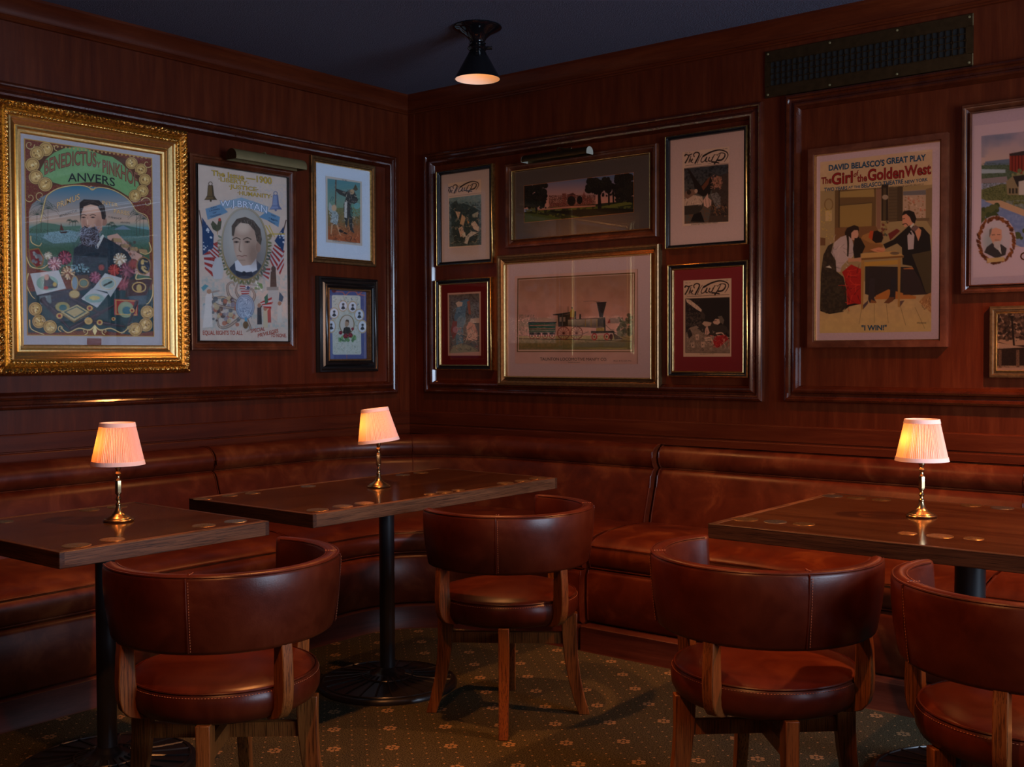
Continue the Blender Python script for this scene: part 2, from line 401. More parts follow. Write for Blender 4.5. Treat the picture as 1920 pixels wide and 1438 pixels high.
def bench(label, y0=None, x1=None, side='corner', u0=None, u1=None, dd=0):
    g = empty('banquette_bench'); tag(g, label, 'bench', 'leather banquettes along the walls')
    S = lambda pr: [(d+dd if d>.12 else d, z) for d,z in pr]
    kw = dict(side=side,u0=u0,u1=u1)
    bench_profile(S(ROLL), y0,x1,'bolster',g,M_bench,**kw)
    bench_profile(S(BACK), y0,x1,'backrest',g,M_bench,**kw)
    bench_profile(S(SEAT), y0,x1,'seat_cushion',g,M_bench,**kw)
    bench_profile(S(BASE), y0,x1,'front_panel',g,M_bench,**kw)
    bench_profile(TOE, y0,x1,'kickboard',g,M_toe,**kw)
    # welts at the joints and at the ends
    def line(d,z):
        d = d+dd if d>.12 else d
        t = min(1,max(0,(d-.12)/.6)); R = .80*(1-t)+.45*t
        if side=='corner': return [(x,y,z) for x,y in bpath(d*LK, d, R, y0, x1)]
        if side=='R': return [(u0,-d,z),(u1,-d,z)]
        return [(d*LK,u0,z),(d*LK,u1,z)]
    w=MB()
    for d,z in ((.150,.750),(.754,.356),(.762,.455)): w.tube(line(d,z), .0035, 6)
    for e in (0,-1):
        for pr in (ROLL[1:11], BACK[1:9], SEAT[4:11], BASE[2:6]): w.tube([line(d,z)[e] for d,z in pr], .004, 6)
    w.build('piping', M_bench, g)
    return g, line
g1,l1 = bench('curved leather banquette filling the corner of the two walls', y0=-1.515, x1=1.786)
# upright welts where the hides of the curved back meet
w=MB()
def at(line, i, prs): return [line(d,z)[i] for d,z in prs]
for i in (19,):
    w.tube(at(l1,i,ROLL[1:11]), .0035, 6); w.tube(at(l1,i,BACK[1:9]), .0035, 6)
w.build('seam', M_bench, g1)
bench('straight leather banquette along the left wall behind the lamp', side='L', u0=-4.6, u1=-1.529)
bench('straight leather banquette under the play poster, behind the right table', side='R', u0=1.800, u1=3.458, dd=-.04)
bench('leather banquette at the right edge of the picture beyond the seam', side='R', u0=3.472, u1=5.3, dd=-.04)
# ------------------------------------------------------------ tub chairs
def chair_proto():
    g = empty('tub_chair'); tag(g, 'x', 'chair')
    RO, Z0, Z1, TH = .315, .558, .765, .042
    # band profile (r,z), closed, bottom slightly tucked in
    pr=[]
    def rr(z): return RO-.018*((Z1-z)/(Z1-Z0))**1.4
    for a in range(0,181,30):      # rounded top
        t=math.radians(a); pr.append((rr(Z1)-TH/2+TH/2*math.cos(t), Z1-.016+.016*math.sin(t)))
    pr += [(rr(.70)-TH-.002,.70),(rr(.64)-TH-.002,.64)]
    for a in range(180,361,30):
        t=math.radians(a); pr.append((rr(Z0)-TH/2+TH/2*math.cos(t), Z0+.014+.014*math.sin(t)))
    pr += [(rr(.64)+.003,.64),(rr(.70)+.003,.70)]
    n=len(pr); V=[];F=[]; SP=math.radians(112); st=[]
    cz=(Z0+Z1)/2; cr=RO-TH/2-.006
    for k in range(5):   # rounded end
        t=k/5*PI/2; st.append((-SP-.07*math.sin(PI/2-t)*1.0, max(.02,math.sin(t)), 1-.05*(1-math.sin(t))))
    for k in range(61): st.append((-SP+2*SP*k/60,1,1))
    for k in range(4,-1,-1):
        t=k/5*PI/2; st.append((SP+.07*math.sin(PI/2-t), max(.02,math.sin(t)), 1-.05*(1-math.sin(t))))
    for a,sr,sz in st:
        for r,z in pr:
            R=cr+(r-cr)*sr; Z=cz+(z-cz)*sz; V.append((R*math.cos(a),R*math.sin(a),Z))
    m=len(st)
    for i in range(m-1):
        for j in range(n): F.append((i*n+j,i*n+(j+1)%n,(i+1)*n+(j+1)%n,(i+1)*n+j))
    F.append(tuple(range(n))[::-1]); F.append(tuple((m-1)*n+j for j in range(n)))
    back = MB().add(V,F).build('backrest', M_leather, g, True, 60)
    w=MB(); 
    arc=lambda r,z,s=1: [(r*math.cos(a),r*math.sin(a),z) for a in [-SP*s+2*SP*s*k/60 for k in range(61)]]
    w.tube(arc(RO-.004,Z1-.006), .0032, 6); w.tube(arc(RO-TH+.004,Z1-.006), .0030, 6)
    for s in (-1,1):
        a=math.radians(49)*s
        pts=[((r+.0012)*math.cos(a),(r+.0012)*math.sin(a),z) for r,z in [(rr(z)+.0025*(1-abs(z-.67)/.1),z) for z in [Z0+.01+i*(Z1-Z0-.02)/10 for i in range(11)]]]
        pts += [((RO-TH/2)*math.cos(a),(RO-TH/2)*math.sin(a),Z1+.001),((RO-TH)*math.cos(a),(RO-TH)*math.sin(a),Z1-.014)]
        w.tube(pts,.0022,6)
    w.build('piping', M_leather, back)
    for s in (-1,1):
        t=MB(); a=math.radians(49)*s+ .022
        z=Z0+.014
        while z<Z1-.016:
            r=rr(z)+.0045; t.tube([(r*math.cos(a),r*math.sin(a),z),(r*math.cos(a),r*math.sin(a),z+.004)],.0009,4); z+=.0072
        for kk in range(5):
            r=RO-.008-kk*.007; t.tube([(r*math.cos(a),r*math.sin(a),Z1+.0005),((r-.004)*math.cos(a),(r-.004)*math.sin(a),Z1+.0005)],.0009,4)
        t.build('stitching', M_thread, back)
    # seat
    sp=[(0,.512),(.08,.511),(.15,.506),(.20,.498),(.232,.488),(.243,.482),(.247,.478),(.254,.468),(.258,.448),(.256,.425),(.246,.405),(.228,.394),(0,.394)]
    sp=[(r,z-.03) for r,z in sp]
    seat=MB().lathe(sp,56).build('seat', M_leather, g, True, 60)
    w=MB().tube([(.2485*math.cos(2*PI*k/56),.2485*math.sin(2*PI*k/56),.4495) for k in range(56)],.0035,6,closed=True)
    w.build('piping', M_leather, seat)
    t=MB()
    for k in range(190):
        a=2*PI*k/190; r=.2545
        t.tube([(r*math.cos(a),r*math.sin(a),.4405),(r*math.cos(a+.016),r*math.sin(a+.016),.4405)],.0009,4)
    t.build('stitching', M_thread, seat)
    # uprights: flat bent oak carrying the band outside the seat
    for az in (0,97,-97):
        a=math.radians(az)
        out=[(.290,.60),(.297,.53),(.300,.46),(.298,.42),(.290,.390),(.274,.371),(.250,.362),(.222,.358)]
        inn=[(.256,.60),(.256,.53),(.254,.46),(.250,.43),(.246,.408),(.240,.392),(.232,.378),(.222,.372)]
        hw=.0165; V=[]
        ca,sa=math.cos(a),math.sin(a)
        for (ro,zo),(ri,zi) in zip(out,inn):
            for (r,z,s) in ((ro,zo,-1),(ro,zo,1),(ri,zi,1),(ri,zi,-1)): V.append((r*ca-s*hw*sa, r*sa+s*hw*ca, z))
        F=[(i*4+j,i*4+(j+1)%4,i*4+4+(j+1)%4,i*4+4+j) for i in range(7) for j in range(4)]+[(3,2,1,0),(28,29,30,31)]
        o=MB().add(V,F).build('upright', M_oak, g, True, 30)
        bv=o.modifiers.new('b','BEVEL'); bv.width=.003; bv.segments=2
    # sabre legs on the diagonals
    for az in (45,135,225,315):
        a=math.radians(az); ca,sa=math.cos(a),math.sin(a); V=[]
        st=[(.37,.196,.254,.0185),(.33,.197,.253,.0185),(.27,.200,.253,.018),(.20,.208,.257,.0175),(.13,.221,.266,.017),(.06,.239,.281,.0165),(.0,.259,.298,.016)]
        for z,r0,r1,hw in st:
            for r,s in ((r1,-1),(r1,1),(r0,1),(r0,-1)): V.append((r*ca-s*hw*sa,r*sa+s*hw*ca,z))
        m=len(st)
        F=[(i*4+j,i*4+(j+1)%4,i*4+4+(j+1)%4,i*4+4+j) for i in range(m-1) for j in range(4)]+[(3,2,1,0),tuple((m-1)*4+j for j in range(4))]
        o=MB().add(V,F).build('leg', M_oak, g, True, 30)
        bv=o.modifiers.new('b','BEVEL'); bv.width=.0025; bv.segments=2
    for az in (45,135):
        a=math.radians(az); ca,sa=math.cos(a),math.sin(a); V=[]
        z0,z1 = (.258,.298)
        for r in (-.205,.205):
            for s,z in ((-1,z0),(1,z0),(1,z1),(-1,z1)): V.append((r*ca-s*.010*sa,r*sa+s*.010*ca,z))
        MB().add(V,[(0,1,5,4),(1,2,6,5),(2,3,7,6),(3,0,4,7),(3,2,1,0),(4,5,6,7)]).build('stretcher', M_oak, g, False)
    MB().lathe([(0,.364),(.15,.364),(.15,.350),(0,.350)],24).build('swivel_plate', M_iron, g, True, 30)
    return g
chair = chair_proto(); index_kids()
spots = [((2.088,-2.893),-4.7,'leather tub chair at the left table, one side hidden by no other chair'),
         ((2.078,-1.645),-9,'leather tub chair at the middle table, in front of the banquette corner'),
         ((3.239,-1.946),-93,'leather tub chair in front of the right table, left of the cut-off chair'),
         ((3.912,-1.915),-87,'leather tub chair cut off by the right edge of the picture')]
spots[0] = (spots[0][0], spots[0][1], 'leather tub chair at the left table, nearest the lower left corner')
for i,((x,y),az,lab) in enumerate(spots):
    o = chair if i==0 else copy_tree(chair)
    o.location=(x,y,0); o.rotation_euler=(0,0,math.radians(az)); o['label']=lab; o['group']='tub chairs at the tables'

# ------------------------------------------------------------ pedestal tables with inlaid coins
def table(label, x0,x1,y0,y1, cols, coins, end_boards, rbase=.275, rcol=.030, along='Y'):
    cx,cy=(x0+x1)/2,(y0+y1)/2; g=empty('pedestal_table',(cx,cy,0)); tag(g,label,'table','wooden pedestal tables')
    x0,x1,y0,y1=x0-cx,x1-cx,y0-cy,y1-cy
    Z1=.78; Z0=.735; tm = M_top if along=='Y' else M_topx
    top=MB().box(x0+.001,x1-.001,y0+.001,y1-.001,Z0+.001,Z1,.002).build('tabletop', tm, g, False)
    # edging strips wrap the slab
    for nm,b in (('a',(x0-.003,x0+.022,y0,y1)),('b',(x1-.022,x1+.003,y0,y1))):
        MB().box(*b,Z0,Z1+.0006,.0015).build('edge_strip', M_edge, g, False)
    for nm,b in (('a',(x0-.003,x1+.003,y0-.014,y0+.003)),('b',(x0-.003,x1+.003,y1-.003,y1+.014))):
        if end_boards: MB().box(*b,Z0,Z1+.0006,.0015).build('edge_strip', M_edge_shade if end_boards!='dark' else M_topx, g, False)
    for (px,py) in cols:
        px-=cx; py-=cy
        b=MB().lathe([(0,.0),(rbase,.0),(rbase,.012),(rbase-.006,.020),(rbase-.03,.024),(.12,.034),(.075,.046),(.055,.050),(rcol+.012,.058),(rcol+.004,.07),(rcol,.072),(0,.072)],56,(px,py,0),
              ripple=None)
        for k in range(24):   # cast ribs
            a=2*PI*k/24; b.tube([(px+r*math.cos(a+.5*(r-.08)),py+r*math.sin(a+.5*(r-.08)),z) for r,z in ((.07,.047),(.12,.035),(.17,.030),(.22,.026),(rbase-.02,.023))],.0042,5)
        for rr_,zz in ((rbase-.022,.0235),(.10,.040)): b.tube([(px+rr_*math.cos(2*PI*k/48),py+rr_*math.sin(2*PI*k/48),zz) for k in range(48)],.004,6,closed=True)
        b.build('base', M_cast, g, True, 40)
        MB().lathe([(rcol,.06),(rcol,.70),(rcol+.012,.712),(.10,.720),(.10,.7345),(0,.7345)],28,(px,py,0)).build('column', M_iron, g, True, 30)
    for i,(px,py,r,mm) in enumerate(coins):
        c=MB().lathe([(0,.0009),(r*.45,.0012),(r*.72,.0008),(r*.8,.0009),(r*.84,.0013),(r*.97,.0013),(r,.0002)],28,(px-cx,py-cy,Z1))
        rs=random.Random(i*7+int(px*100))
        for k in range(9):   # raised relief
            a=rs.random()*6.28; q=r*.5*rs.random(); s=r*(.08+.1*rs.random())
            c.lathe([(s,.0010),(s*.6,.0019),(0,.0022)],8,(px-cx+q*math.cos(a),py-cy+q*math.sin(a),Z1))
        c.build('inlaid_coin', M_coins if mm else M_coin, g, True, 60)
    return g
mid=[(1.735,-2.245,.038,0),(1.735,-2.13,.036,0),(1.738,-2.03,.036,0),(1.752,-1.70,.026,0),(1.754,-1.625,.034,0),(1.754,-1.546,.026,0),(1.754,-1.255,.036,0),(1.762,-1.150,.036,0),(1.755,-1.040,.038,0),(1.18,-2.31,.034,0),(1.18,-2.19,.03,0),(1.19,-2.09,.03,0),(1.19,-1.815,.03,1),(1.2,-1.285,.032,1),(1.2,-1.17,.034,0)]
left=[(1.735,-3.125,.040,0),(1.725,-3.01,.036,0),(1.715,-2.69,.036,0),(1.722,-2.575,.036,1),(1.11,-2.72,.034,0),(1.12,-2.62,.034,0),(1.137,-3.031,.03,1)]
right=[(2.985,-1.56,.040,0),(3.082,-1.55,.036,1),(3.172,-1.54,.034,0),(2.975,-.845,.038,1),(3.065,-.845,.034,0),(3.155,-.84,.034,0),(3.453,-.80,.034,0),(3.555,-.80,.038,1),(3.484,-1.522,.028,0),(3.575,-1.514,.038,0),(3.665,-1.50,.028,0)]
table('dark oak table between two other tables, in the banquette corner', 1.125,1.805,-2.315,-.985, [(1.486,-1.67)], mid, True)
table('small dark oak table at the left edge of the picture', 1.05,1.80,-3.20,-2.52, [(1.42,-2.85)], left, True)
table('large dark oak table at the right edge under the play poster', 2.935,4.15,-1.695,-.77, [(3.602,-1.316)], right, True, .29, .044, 'X')

# ------------------------------------------------------------ little brass lamps with pleated shades
def lamp_proto():
    g=empty('table_lamp'); tag(g,'x','lamp')
    MB().lathe([(0,0),(.047,0),(.0485,.003),(.047,.006),(.042,.0075),(.041,.010),(.035,.012),(.033,.0145),(.024,.018),(.016,.026),(.011,.036),(.0085,.044),(.007,.050),(0,.050)],40).build('base', M_brass, g, True, 50)
    s=MB().lathe([(0,.048),(.0085,.048),(.0095,.051),(.0085,.055),(.0055,.058),(.005,.063),(.0075,.066),(.0092,.070),(.0075,.074),(.0055,.077),(.0058,.083),(.0098,.087),(.0098,.090)],24)
    s.lathe([(.0098,.090),(.0102,.092),(.0102,.126),(.0098,.128)],6,a0=.4)
    s.lathe([(.0098,.128),(.0090,.131),(.0060,.135),(.0055,.142),(.0085,.146),(.0098,.150),(.0085,.154),(.0060,.157),(.0075,.163),(.0095,.168),(.0095,.176),(.006,.180),(.006,.20),(0,.20)],24)
    s.build('stem', M_brass, g, True, 35)
    sh=empty  # shade: pleated cone with taped rims
    Z0,Z1,R0,R1=.180,.312,.081,.052
    n=168; V=[];F=[]
    rows=12
    for i in range(rows+1):
        t=i/rows; z=Z0+(Z1-Z0)*t; R=R0+(R1-R0)*t
        for k in range(n):
            a=2*PI*k/n; am=.0011*(1 if (k%2) else -1)*(1+.5*math.sin(k*2.39))
            V.append(((R+am)*math.cos(a),(R+am)*math.sin(a),z))
    for i in range(rows):
        for k in range(n): F.append((i*n+k,i*n+(k+1)%n,(i+1)*n+(k+1)%n,(i+1)*n+k))
    shade=mesh('lamp_shade',V,F,M_shade,g,True,70)
    for nm,za,zb in (('a',Z0-.001,Z0+.012),('b',Z1-.012,Z1+.001)):
        ra=R0+(R1-R0)*(za-Z0)/(Z1-Z0)+.0025; rb=R0+(R1-R0)*(zb-Z0)/(Z1-Z0)+.0025
        MB().lathe([(ra-.004,za),(ra,za),(rb,zb),(rb-.004,zb),(ra-.004,za)],64).build('rim_tape', M_tape, shade, True, 50)
    MB().tube([( .0,0,.19),(.0,0,.235)],.009,12).build('bulb_holder', M_white_in, g)
    MB().lathe([(0,.232),(.010,.235),(.016,.248),(.015,.262),(.008,.275),(0,.279)],16).build('light_bulb', M_bulb2, g, True, 80)
    return g
lamp=lamp_proto(); index_kids()
LZ=.7815
lamps=[((1.42,-2.80),2,0,'brass lamp with pleated pink shade on the small left table'),
       ((1.433,-1.66),0,7,'brass lamp with tilted pleated shade on the middle table'),
       ((3.406,-1.165),0,0,'brass lamp with pleated shade on the right table')]
for i,((x,y),_,tl2,lab) in enumerate(lamps):
    o = lamp if i==0 else copy_tree(lamp)
    o.location=(x,y,LZ); o.rotation_euler=(0,0,i*1.3); o['label']=lab; o['group']='table lamps'
    if tl2:
        for ch in bpy.data.objects:
            if ch.parent==o and ch.name.startswith('lamp_shade'):
                vd=Vector((.8,.6,0)); vd.rotate(Matrix.Rotation(-i*1.3,3,'Z'))   # tips to the viewer's right
                q=Matrix.Rotation(math.radians(-tl2),4,vd.cross(Vector((0,0,1))).normalized()*-1) 
                p=Matrix.Translation((0,0,.19)); ch.matrix_local = p@q@p.inverted()
    # the bulb stands a little off the axis of its shade, on the viewer's left
    point('lamp_light',(x-.026,y-.024,LZ+.245),WARM,LAMP_P if 'LAMP_P' in globals() else .55,.012)

# ------------------------------------------------------------ black cone ceiling lamps
def ceil_proto():
    g=empty('ceiling_lamp'); tag(g,'x','ceiling lamp')
    MB().lathe([(0,0),(.112,0),(.114,-.006),(.108,-.013),(.088,-.022),(.062,-.036),(.045,-.052),(.036,-.066),(.034,-.074),(0,-.074)],48).build('canopy', M_black, g, True, 40)
    MB().lathe([(.034,-.072),(.040,-.078),(.034,-.084),(.043,-.092),(.047,-.100),(.040,-.108),(.034,-.112),(0,-.112)],40).build('collar', M_black, g, True, 50)
    m=MB(); m.tube([(.03,.02,-.1),(.058,.036,-.1)],.008,10); m.build('knob', M_black, g)
    MB().lathe([(.034,-.108),(.107,-.240),(.108,-.243),(.106,-.243),(.033,-.112)],56).build('shade', [M_black], g, True, 40)
    MB().lathe([(.0,-.116),(.031,-.116),(.1035,-.2415)],48).build('shade_lining', M_white_in, g, True, 40)
    MB().lathe([(0,-.118),(.014,-.120),(.018,-.13),(.030,-.148),(.033,-.165),(.026,-.182),(0,-.192)],24).build('light_bulb', M_bulb, g, True, 80)
    return g
cl=ceil_proto(); index_kids()
cpos=[((1.244,-.821),'black cone ceiling lamp hanging near the corner of the room',60,None)]
for i,(x,y,p) in enumerate(((4.3,-.80,30),(3.4,-4.1,34),(5.2,-3.4,20),(2.25,-2.35,50))):
    cpos.append(((x,y),'black cone ceiling lamp above the picture, out of view',p,'ceiling lamps out of view'))
for i,((x,y),lab,p,grp) in enumerate(cpos):
    o = cl if i==0 else copy_tree(cl)
    o.location=(x,y,CEIL); o['label']=lab
    if grp: o['group']=grp
    spot('ceiling_light',(x,y,CEIL-.232),WARM,CEIL_P[i] if 'CEIL_P' in globals() else p,118,.5,.03)
    point('ceiling_glow',(x,y,CEIL-.19),WARM,.25,.01)

# ------------------------------------------------------------ air vent
g=empty('air_vent',(2.755,0,2.59)); tag(g,'dark brass air vent with pierced lattice above the play poster','vent')
hx,hz=.4625,.107; gx,gz=.434,.055
MB().box(-hx,hx,-.008,-.0,gz,hz,.002).box(-hx,hx,-.008,-.0,-hz,-gz,.002).box(-hx,-gx,-.008,-.0,-gz,gz).box(gx,hx,-.008,-.0,-gz,gz).build('plate', M_brassd, g, False)
MB().box(-gx,gx,-.0025,-.0005,-gz,gz).build('duct_dark_sheet', M_void, g, False)  # black sheet behind the lattice; its colour stands for the duct's shade
lt=MB(); nx_,nz_=32,4; cw=2*gx/nx_; chh=2*gz/nz_
for i in range(nx_+1): lt.box(-gx+i*cw-.0012,-gx+i*cw+.0012,-.0085,-.005,-gz,gz)
for j in range(nz_+1): lt.box(-gx,gx,-.0083,-.0052,-gz+j*chh-.0012,-gz+j*chh+.0012)
for i in range(nx_+1):
    for j in range(nz_+1):
        if (i+j)%2==0:
            x,z=-gx+i*cw,-gz+j*chh; s=.0075; lt.add([(x-s,-.0085,z),(x,-.0085,z-s),(x+s,-.0085,z),(x,-.0085,z+s),(x-s,-.005,z),(x,-.005,z-s),(x+s,-.005,z),(x,-.005,z+s)],[(0,1,2,3),(0,4,5,1),(1,5,6,2),(2,6,7,3),(3,7,4,0)])
lt.build('lattice', M_brassd, g, False)
for x in (-.447,-.15,.15,.447):
    for z in (-.093,.093):
        s=MB().lathe([(.0055,.008),(.0045,.0105),(0,.0112)],12); 
        s.V=[(a+x,-c,b+z) for a,b,c in s.V]; s.build('screw', M_lite, g)

# ------------------------------------------------------------ picture lights on the wall
def picture_light(name, label, side, cx, z, L, off, mat, capmat):
    g=empty(name); tag(g,label,'picture light')
    if side=='L': g.location=(0,cx,z); g.rotation_euler=(0,0,PI/2)
    else: g.location=(cx,0,z)
    # half-round trough open below, local x along
    R=.030 if side=='R' else .041; out=[]; 
    for k in range(15):
        a=math.radians(-18+216*k/14) ; out.append((-off+R*-math.cos(a), R*math.sin(a)))
    V=[];F=[];n=len(out)
    for x in (-L/2,L/2):
        for (y,zz) in out: V.append((x,y,zz))
        for (y,zz) in out: V.append((x,-off+(y+off)*.94,zz*.94))
    for k in range(n-1):
        F += [(k,k+1,2*n+k+1,2*n+k),(n+k,3*n+k,3*n+k+1,n+k+1)]
    F += [(0,2*n,3*n,n),(n-1,2*n-1,4*n-1,3*n-1)]
    MB().add(V,F).build('reflector', mat, g, True, 50)
    for x in (-L/2,L/2):
        e=MB().add([(x-.001,y,zz) for y,zz in out]+[(x+.001,y,zz) for y,zz in out],[tuple(range(n)),tuple(range(n,2*n))]+[(k,(k+1)%n,n+(k+1)%n,n+k) for k in range(n)])
        e.build('end_cap', capmat, g, False)
    MB().tube([(0,-off,.03),(0,-off+.02,.05),(0,-.03,.05),(0,-.004,.04)],.005,8).box(-.03,.03,-.008,0,.018,.06,.002).build('arm', mat, g)
    return g
picture_light('picture_light','olive brass picture light over the election poster','L',-1.128,2.282,.45,.105,M_lite,M_brassd)
M_cap = metal('polished_end_cap', (.75,.76,.62), .25, .6)
picture_light('picture_light','dark picture light with a pale end cap over the park view','R',1.165,2.330,.42,.10,M_brassd,M_cap)
# ------------------------------------------------------------ framed pictures
def homog(q):
    # unit square (0,0)(1,0)(0,1)(1,1) -> q tl,tr,bl,br
    A=[];b=[]
    for (u,v),(x,y) in zip(((0,0),(1,0),(0,1),(1,1)),q):
        A.append([u,v,1,0,0,0,-u*x,-v*x]); b.append(x); A.append([0,0,0,u,v,1,-u*y,-v*y]); b.append(y)
    h=np.linalg.solve(np.array(A,float),np.array(b,float)); return np.append(h,1).reshape(3,3)
def vnoise(X,Y,f,seed):
    r=np.random.RandomState(seed).rand(64,64); x=X*f; y=Y*f; xi=np.floor(x).astype(int); yi=np.floor(y).astype(int); fx=x-xi; fy=y-yi
    fx=fx*fx*(3-2*fx); fy=fy*fy*(3-2*fy); a=r[yi%64,xi%64]; b=r[yi%64,(xi+1)%64]; c=r[(yi+1)%64,xi%64]; d=r[(yi+1)%64,(xi+1)%64]
    return (a*(1-fx)+b*fx)*(1-fy)+(c*(1-fx)+d*fx)*fy
def fbm(X,Y,f,seed,o=3):
    s=0;a=.5;t=0
    for i in range(o): s=s+a*vnoise(X,Y,f*2**i,seed+i*17); t+=a; a*=.5
    return s/t
class Art:
    """Paints a print: the drawing is worked out on the sheet's own grid; every grid point gets an ink colour."""
    def __init__(s, quad, w, h, base, res=.002):
        s.w,s.h=w,h; s.nx=max(8,int(w/res)); s.ny=max(8,int(h/res)); s.H=homog(quad); s.Hi=np.linalg.inv(s.H)
        u,v=np.meshgrid(np.linspace(0,1,s.nx),np.linspace(0,1,s.ny)); s.u,s.v=u,v
        p=s.H@np.stack([u.ravel(),v.ravel(),np.ones(u.size)]); s.X=(p[0]/p[2]).reshape(u.shape); s.Y=(p[1]/p[2]).reshape(u.shape)
        s.C=np.zeros(u.shape+(3,))+lin(base); s.o=(0,0,1); s.T=[]; s.gain=1.0; s.aa=.45; s.clip=None
    def fr(s,ox,oy,sc): s.o=(ox,oy,sc); return s
    def p(s,x,y): return s.o[0]+x/s.o[2], s.o[1]+y/s.o[2]
    def put(s,m,c,a=1):
        m=np.clip(m,0,1)*a
        if s.clip is not None: m=m*s.clip
        c=lin(c) if not isinstance(c,np.ndarray) or c.ndim<3 else c
        s.C=s.C*(1-m[...,None])+c*m[...,None]
    def me(s,cx,cy,rx,ry,rot=0):
        cx,cy=s.p(cx,cy); rx/=s.o[2]; ry/=s.o[2]; X=s.X-cx; Y=s.Y-cy
        if rot: c_,s_=math.cos(math.radians(rot)),math.sin(math.radians(rot)); X,Y=X*c_+Y*s_,-X*s_+Y*c_
        d=np.sqrt((X/rx)**2+(Y/ry)**2); return (1-d)*min(rx,ry)/(2*s.aa)+.5
    def E(s,cx,cy,rx,ry,c,a=1,rot=0,soft=0):
        m=s.me(cx,cy,rx,ry,rot)
        if soft: 
            k=soft; m=(m-.5)*(2*s.aa)/(min(rx,ry)/s.o[2]*k)+.5
        s.put(m,c,a)
    def ring(s,cx,cy,rx,ry,w,c,a=1):
        m=np.clip(s.me(cx,cy,rx,ry),0,1)-np.clip(s.me(cx,cy,rx-w,ry-w),0,1); s.put(m,c,a)
    def mp(s,pts):
        P=np.array([s.p(*q) for q in pts]); n=len(P); ins=np.zeros(s.X.shape,bool); d2=np.full(s.X.shape,1e9)
        for i in range(n):
            a=P[i]; b=P[(i+1)%n]; e=b-a; wx=s.X-a[0]; wy=s.Y-a[1]; t=np.clip((wx*e[0]+wy*e[1])/(e@e+1e-9),0,1)
            d2=np.minimum(d2,(wx-e[0]*t)**2+(wy-e[1]*t)**2)
            c=((a[1]>s.Y)!=(b[1]>s.Y))&(s.X<(b[0]-a[0])*(s.Y-a[1])/((b[1]-a[1]) if b[1]!=a[1] else 1e-9)+a[0]); ins^=c
        return np.where(ins,1,-1)*np.sqrt(d2)/(2*s.aa)+.5
    def P(s,pts,c,a=1): s.put(s.mp(pts),c,a)
    def L(s,pts,w,c,a=1,smooth=False):
        if smooth and len(pts)>2:
            q=[]; n=len(pts)
            for i in range(n-1):
                p0,p1,p2,p3=[np.array(pts[max(0,min(n-1,i+k))],float) for k in (-1,0,1,2)]
                for t in (0,.25,.5,.75): q.append(tuple(.5*((2*p1)+(-p0+p2)*t+(2*p0-5*p1+4*p2-p3)*t*t+(-p0+3*p1-3*p2+p3)*t**3)))
            q.append(pts[-1]); pts=q
        P=[np.array(s.p(*q)) for q in pts]; W=w if isinstance(w,(list,tuple)) else (w,w); d=np.full(s.X.shape,1e9)
        n=len(P)-1
        for i in range(n):
            pa,e=P[i],P[i+1]-P[i]; wx=s.X-pa[0]; wy=s.Y-pa[1]; t=np.clip((wx*e[0]+wy*e[1])/(e@e+1e-9),0,1)
            g=(i+t)/n; wd=(W[0]+(W[1]-W[0])*g)/2/s.o[2]
            d=np.minimum(d,np.sqrt((wx-e[0]*t)**2+(wy-e[1]*t)**2)-wd)
        s.put(-d/(2*s.aa)+.5,c,a)
    def N(s,m,f,amt,seed=3,c=(0,0,0),th=None):
        """noise of colour c inside mask m"""
        n=fbm(s.X,s.Y,f,seed)
        k=(n>th).astype(float) if th is not None else np.clip((n-.35)*2.2,0,1)
        s.put(np.clip(m,0,1)*k,c,amt)
    def rectm(s,x0,y0,x1,y1): return s.mp([(x0,y0),(x1,y0),(x1,y1),(x0,y1)])
    def grad(s,m,y0,y1,c0,c1):
        y0=s.p(0,y0)[1]; y1=s.p(0,y1)[1]; t=np.clip((s.Y-y0)/(y1-y0),0,1)[...,None]; s.put(m,lin(c0)*(1-t)+lin(c1)*t)
    def blobs(s,n,box,r,cols,a=1,seed=5,asp=1.0,rot=0):
        R=random.Random(seed); 
        for i in range(n):
            x=R.uniform(box[0],box[2]); y=R.uniform(box[1],box[3]); q=r*R.uniform(.5,1.3); s.E(x,y,q*asp,q,R.choice(cols),a,R.uniform(-rot,rot) if rot else 0)
    def strokes(s,n,box,L,w,cols,seed=5,a=1,curl=1.):
        R=random.Random(seed)
        for i in range(n):
            x=R.uniform(box[0],box[2]); y=R.uniform(box[1],box[3]); t=R.uniform(0,6.28); pts=[(x,y)]
            for k in range(3): t+=R.uniform(-curl,curl); x+=L*math.cos(t)/3; y+=L*math.sin(t)/3; pts.append((x,y))
            s.L(pts,(w,w*.4),R.choice(cols),a)
    # lettering: real outline letters; baseline from (x0,y0) to (x1,y1), cap height hgt, optional arch (sagitta) and second outline colour
    def text(s,t,x0,y0,x1,y1,hgt,c,outline=None,ow=.02,bold=.0,arch=0,h2=None,under=None):
        s.T.append((t,s.p(x0,y0),s.p(x1,y1),hgt/s.o[2],c,outline,ow,bold,arch/s.o[2],(h2 if h2 else hgt)/s.o[2]))
    def build(s, name, parent, X0, Z1, Y, pen=.0007):
        nx,ny=s.nx,s.ny; co=np.zeros((ny,nx,3),np.float32); co[...,0]=X0+s.u*s.w; co[...,1]=Y; co[...,2]=Z1-s.v*s.h
        i=np.arange((ny-1)*(nx-1)); r=i//(nx-1); c=i%(nx-1); a=r*nx+c; F=np.stack([a,a+nx,a+nx+1,a+1],1).astype(np.int32)
        me=bpy.data.meshes.new(name); me.vertices.add(nx*ny); me.vertices.foreach_set('co',co.ravel()); me.loops.add(F.size); me.loops.foreach_set('vertex_index',F.ravel())
        me.polygons.add(len(F)); me.polygons.foreach_set('loop_start',np.arange(len(F),dtype=np.int32)*4); me.update(); me.validate()
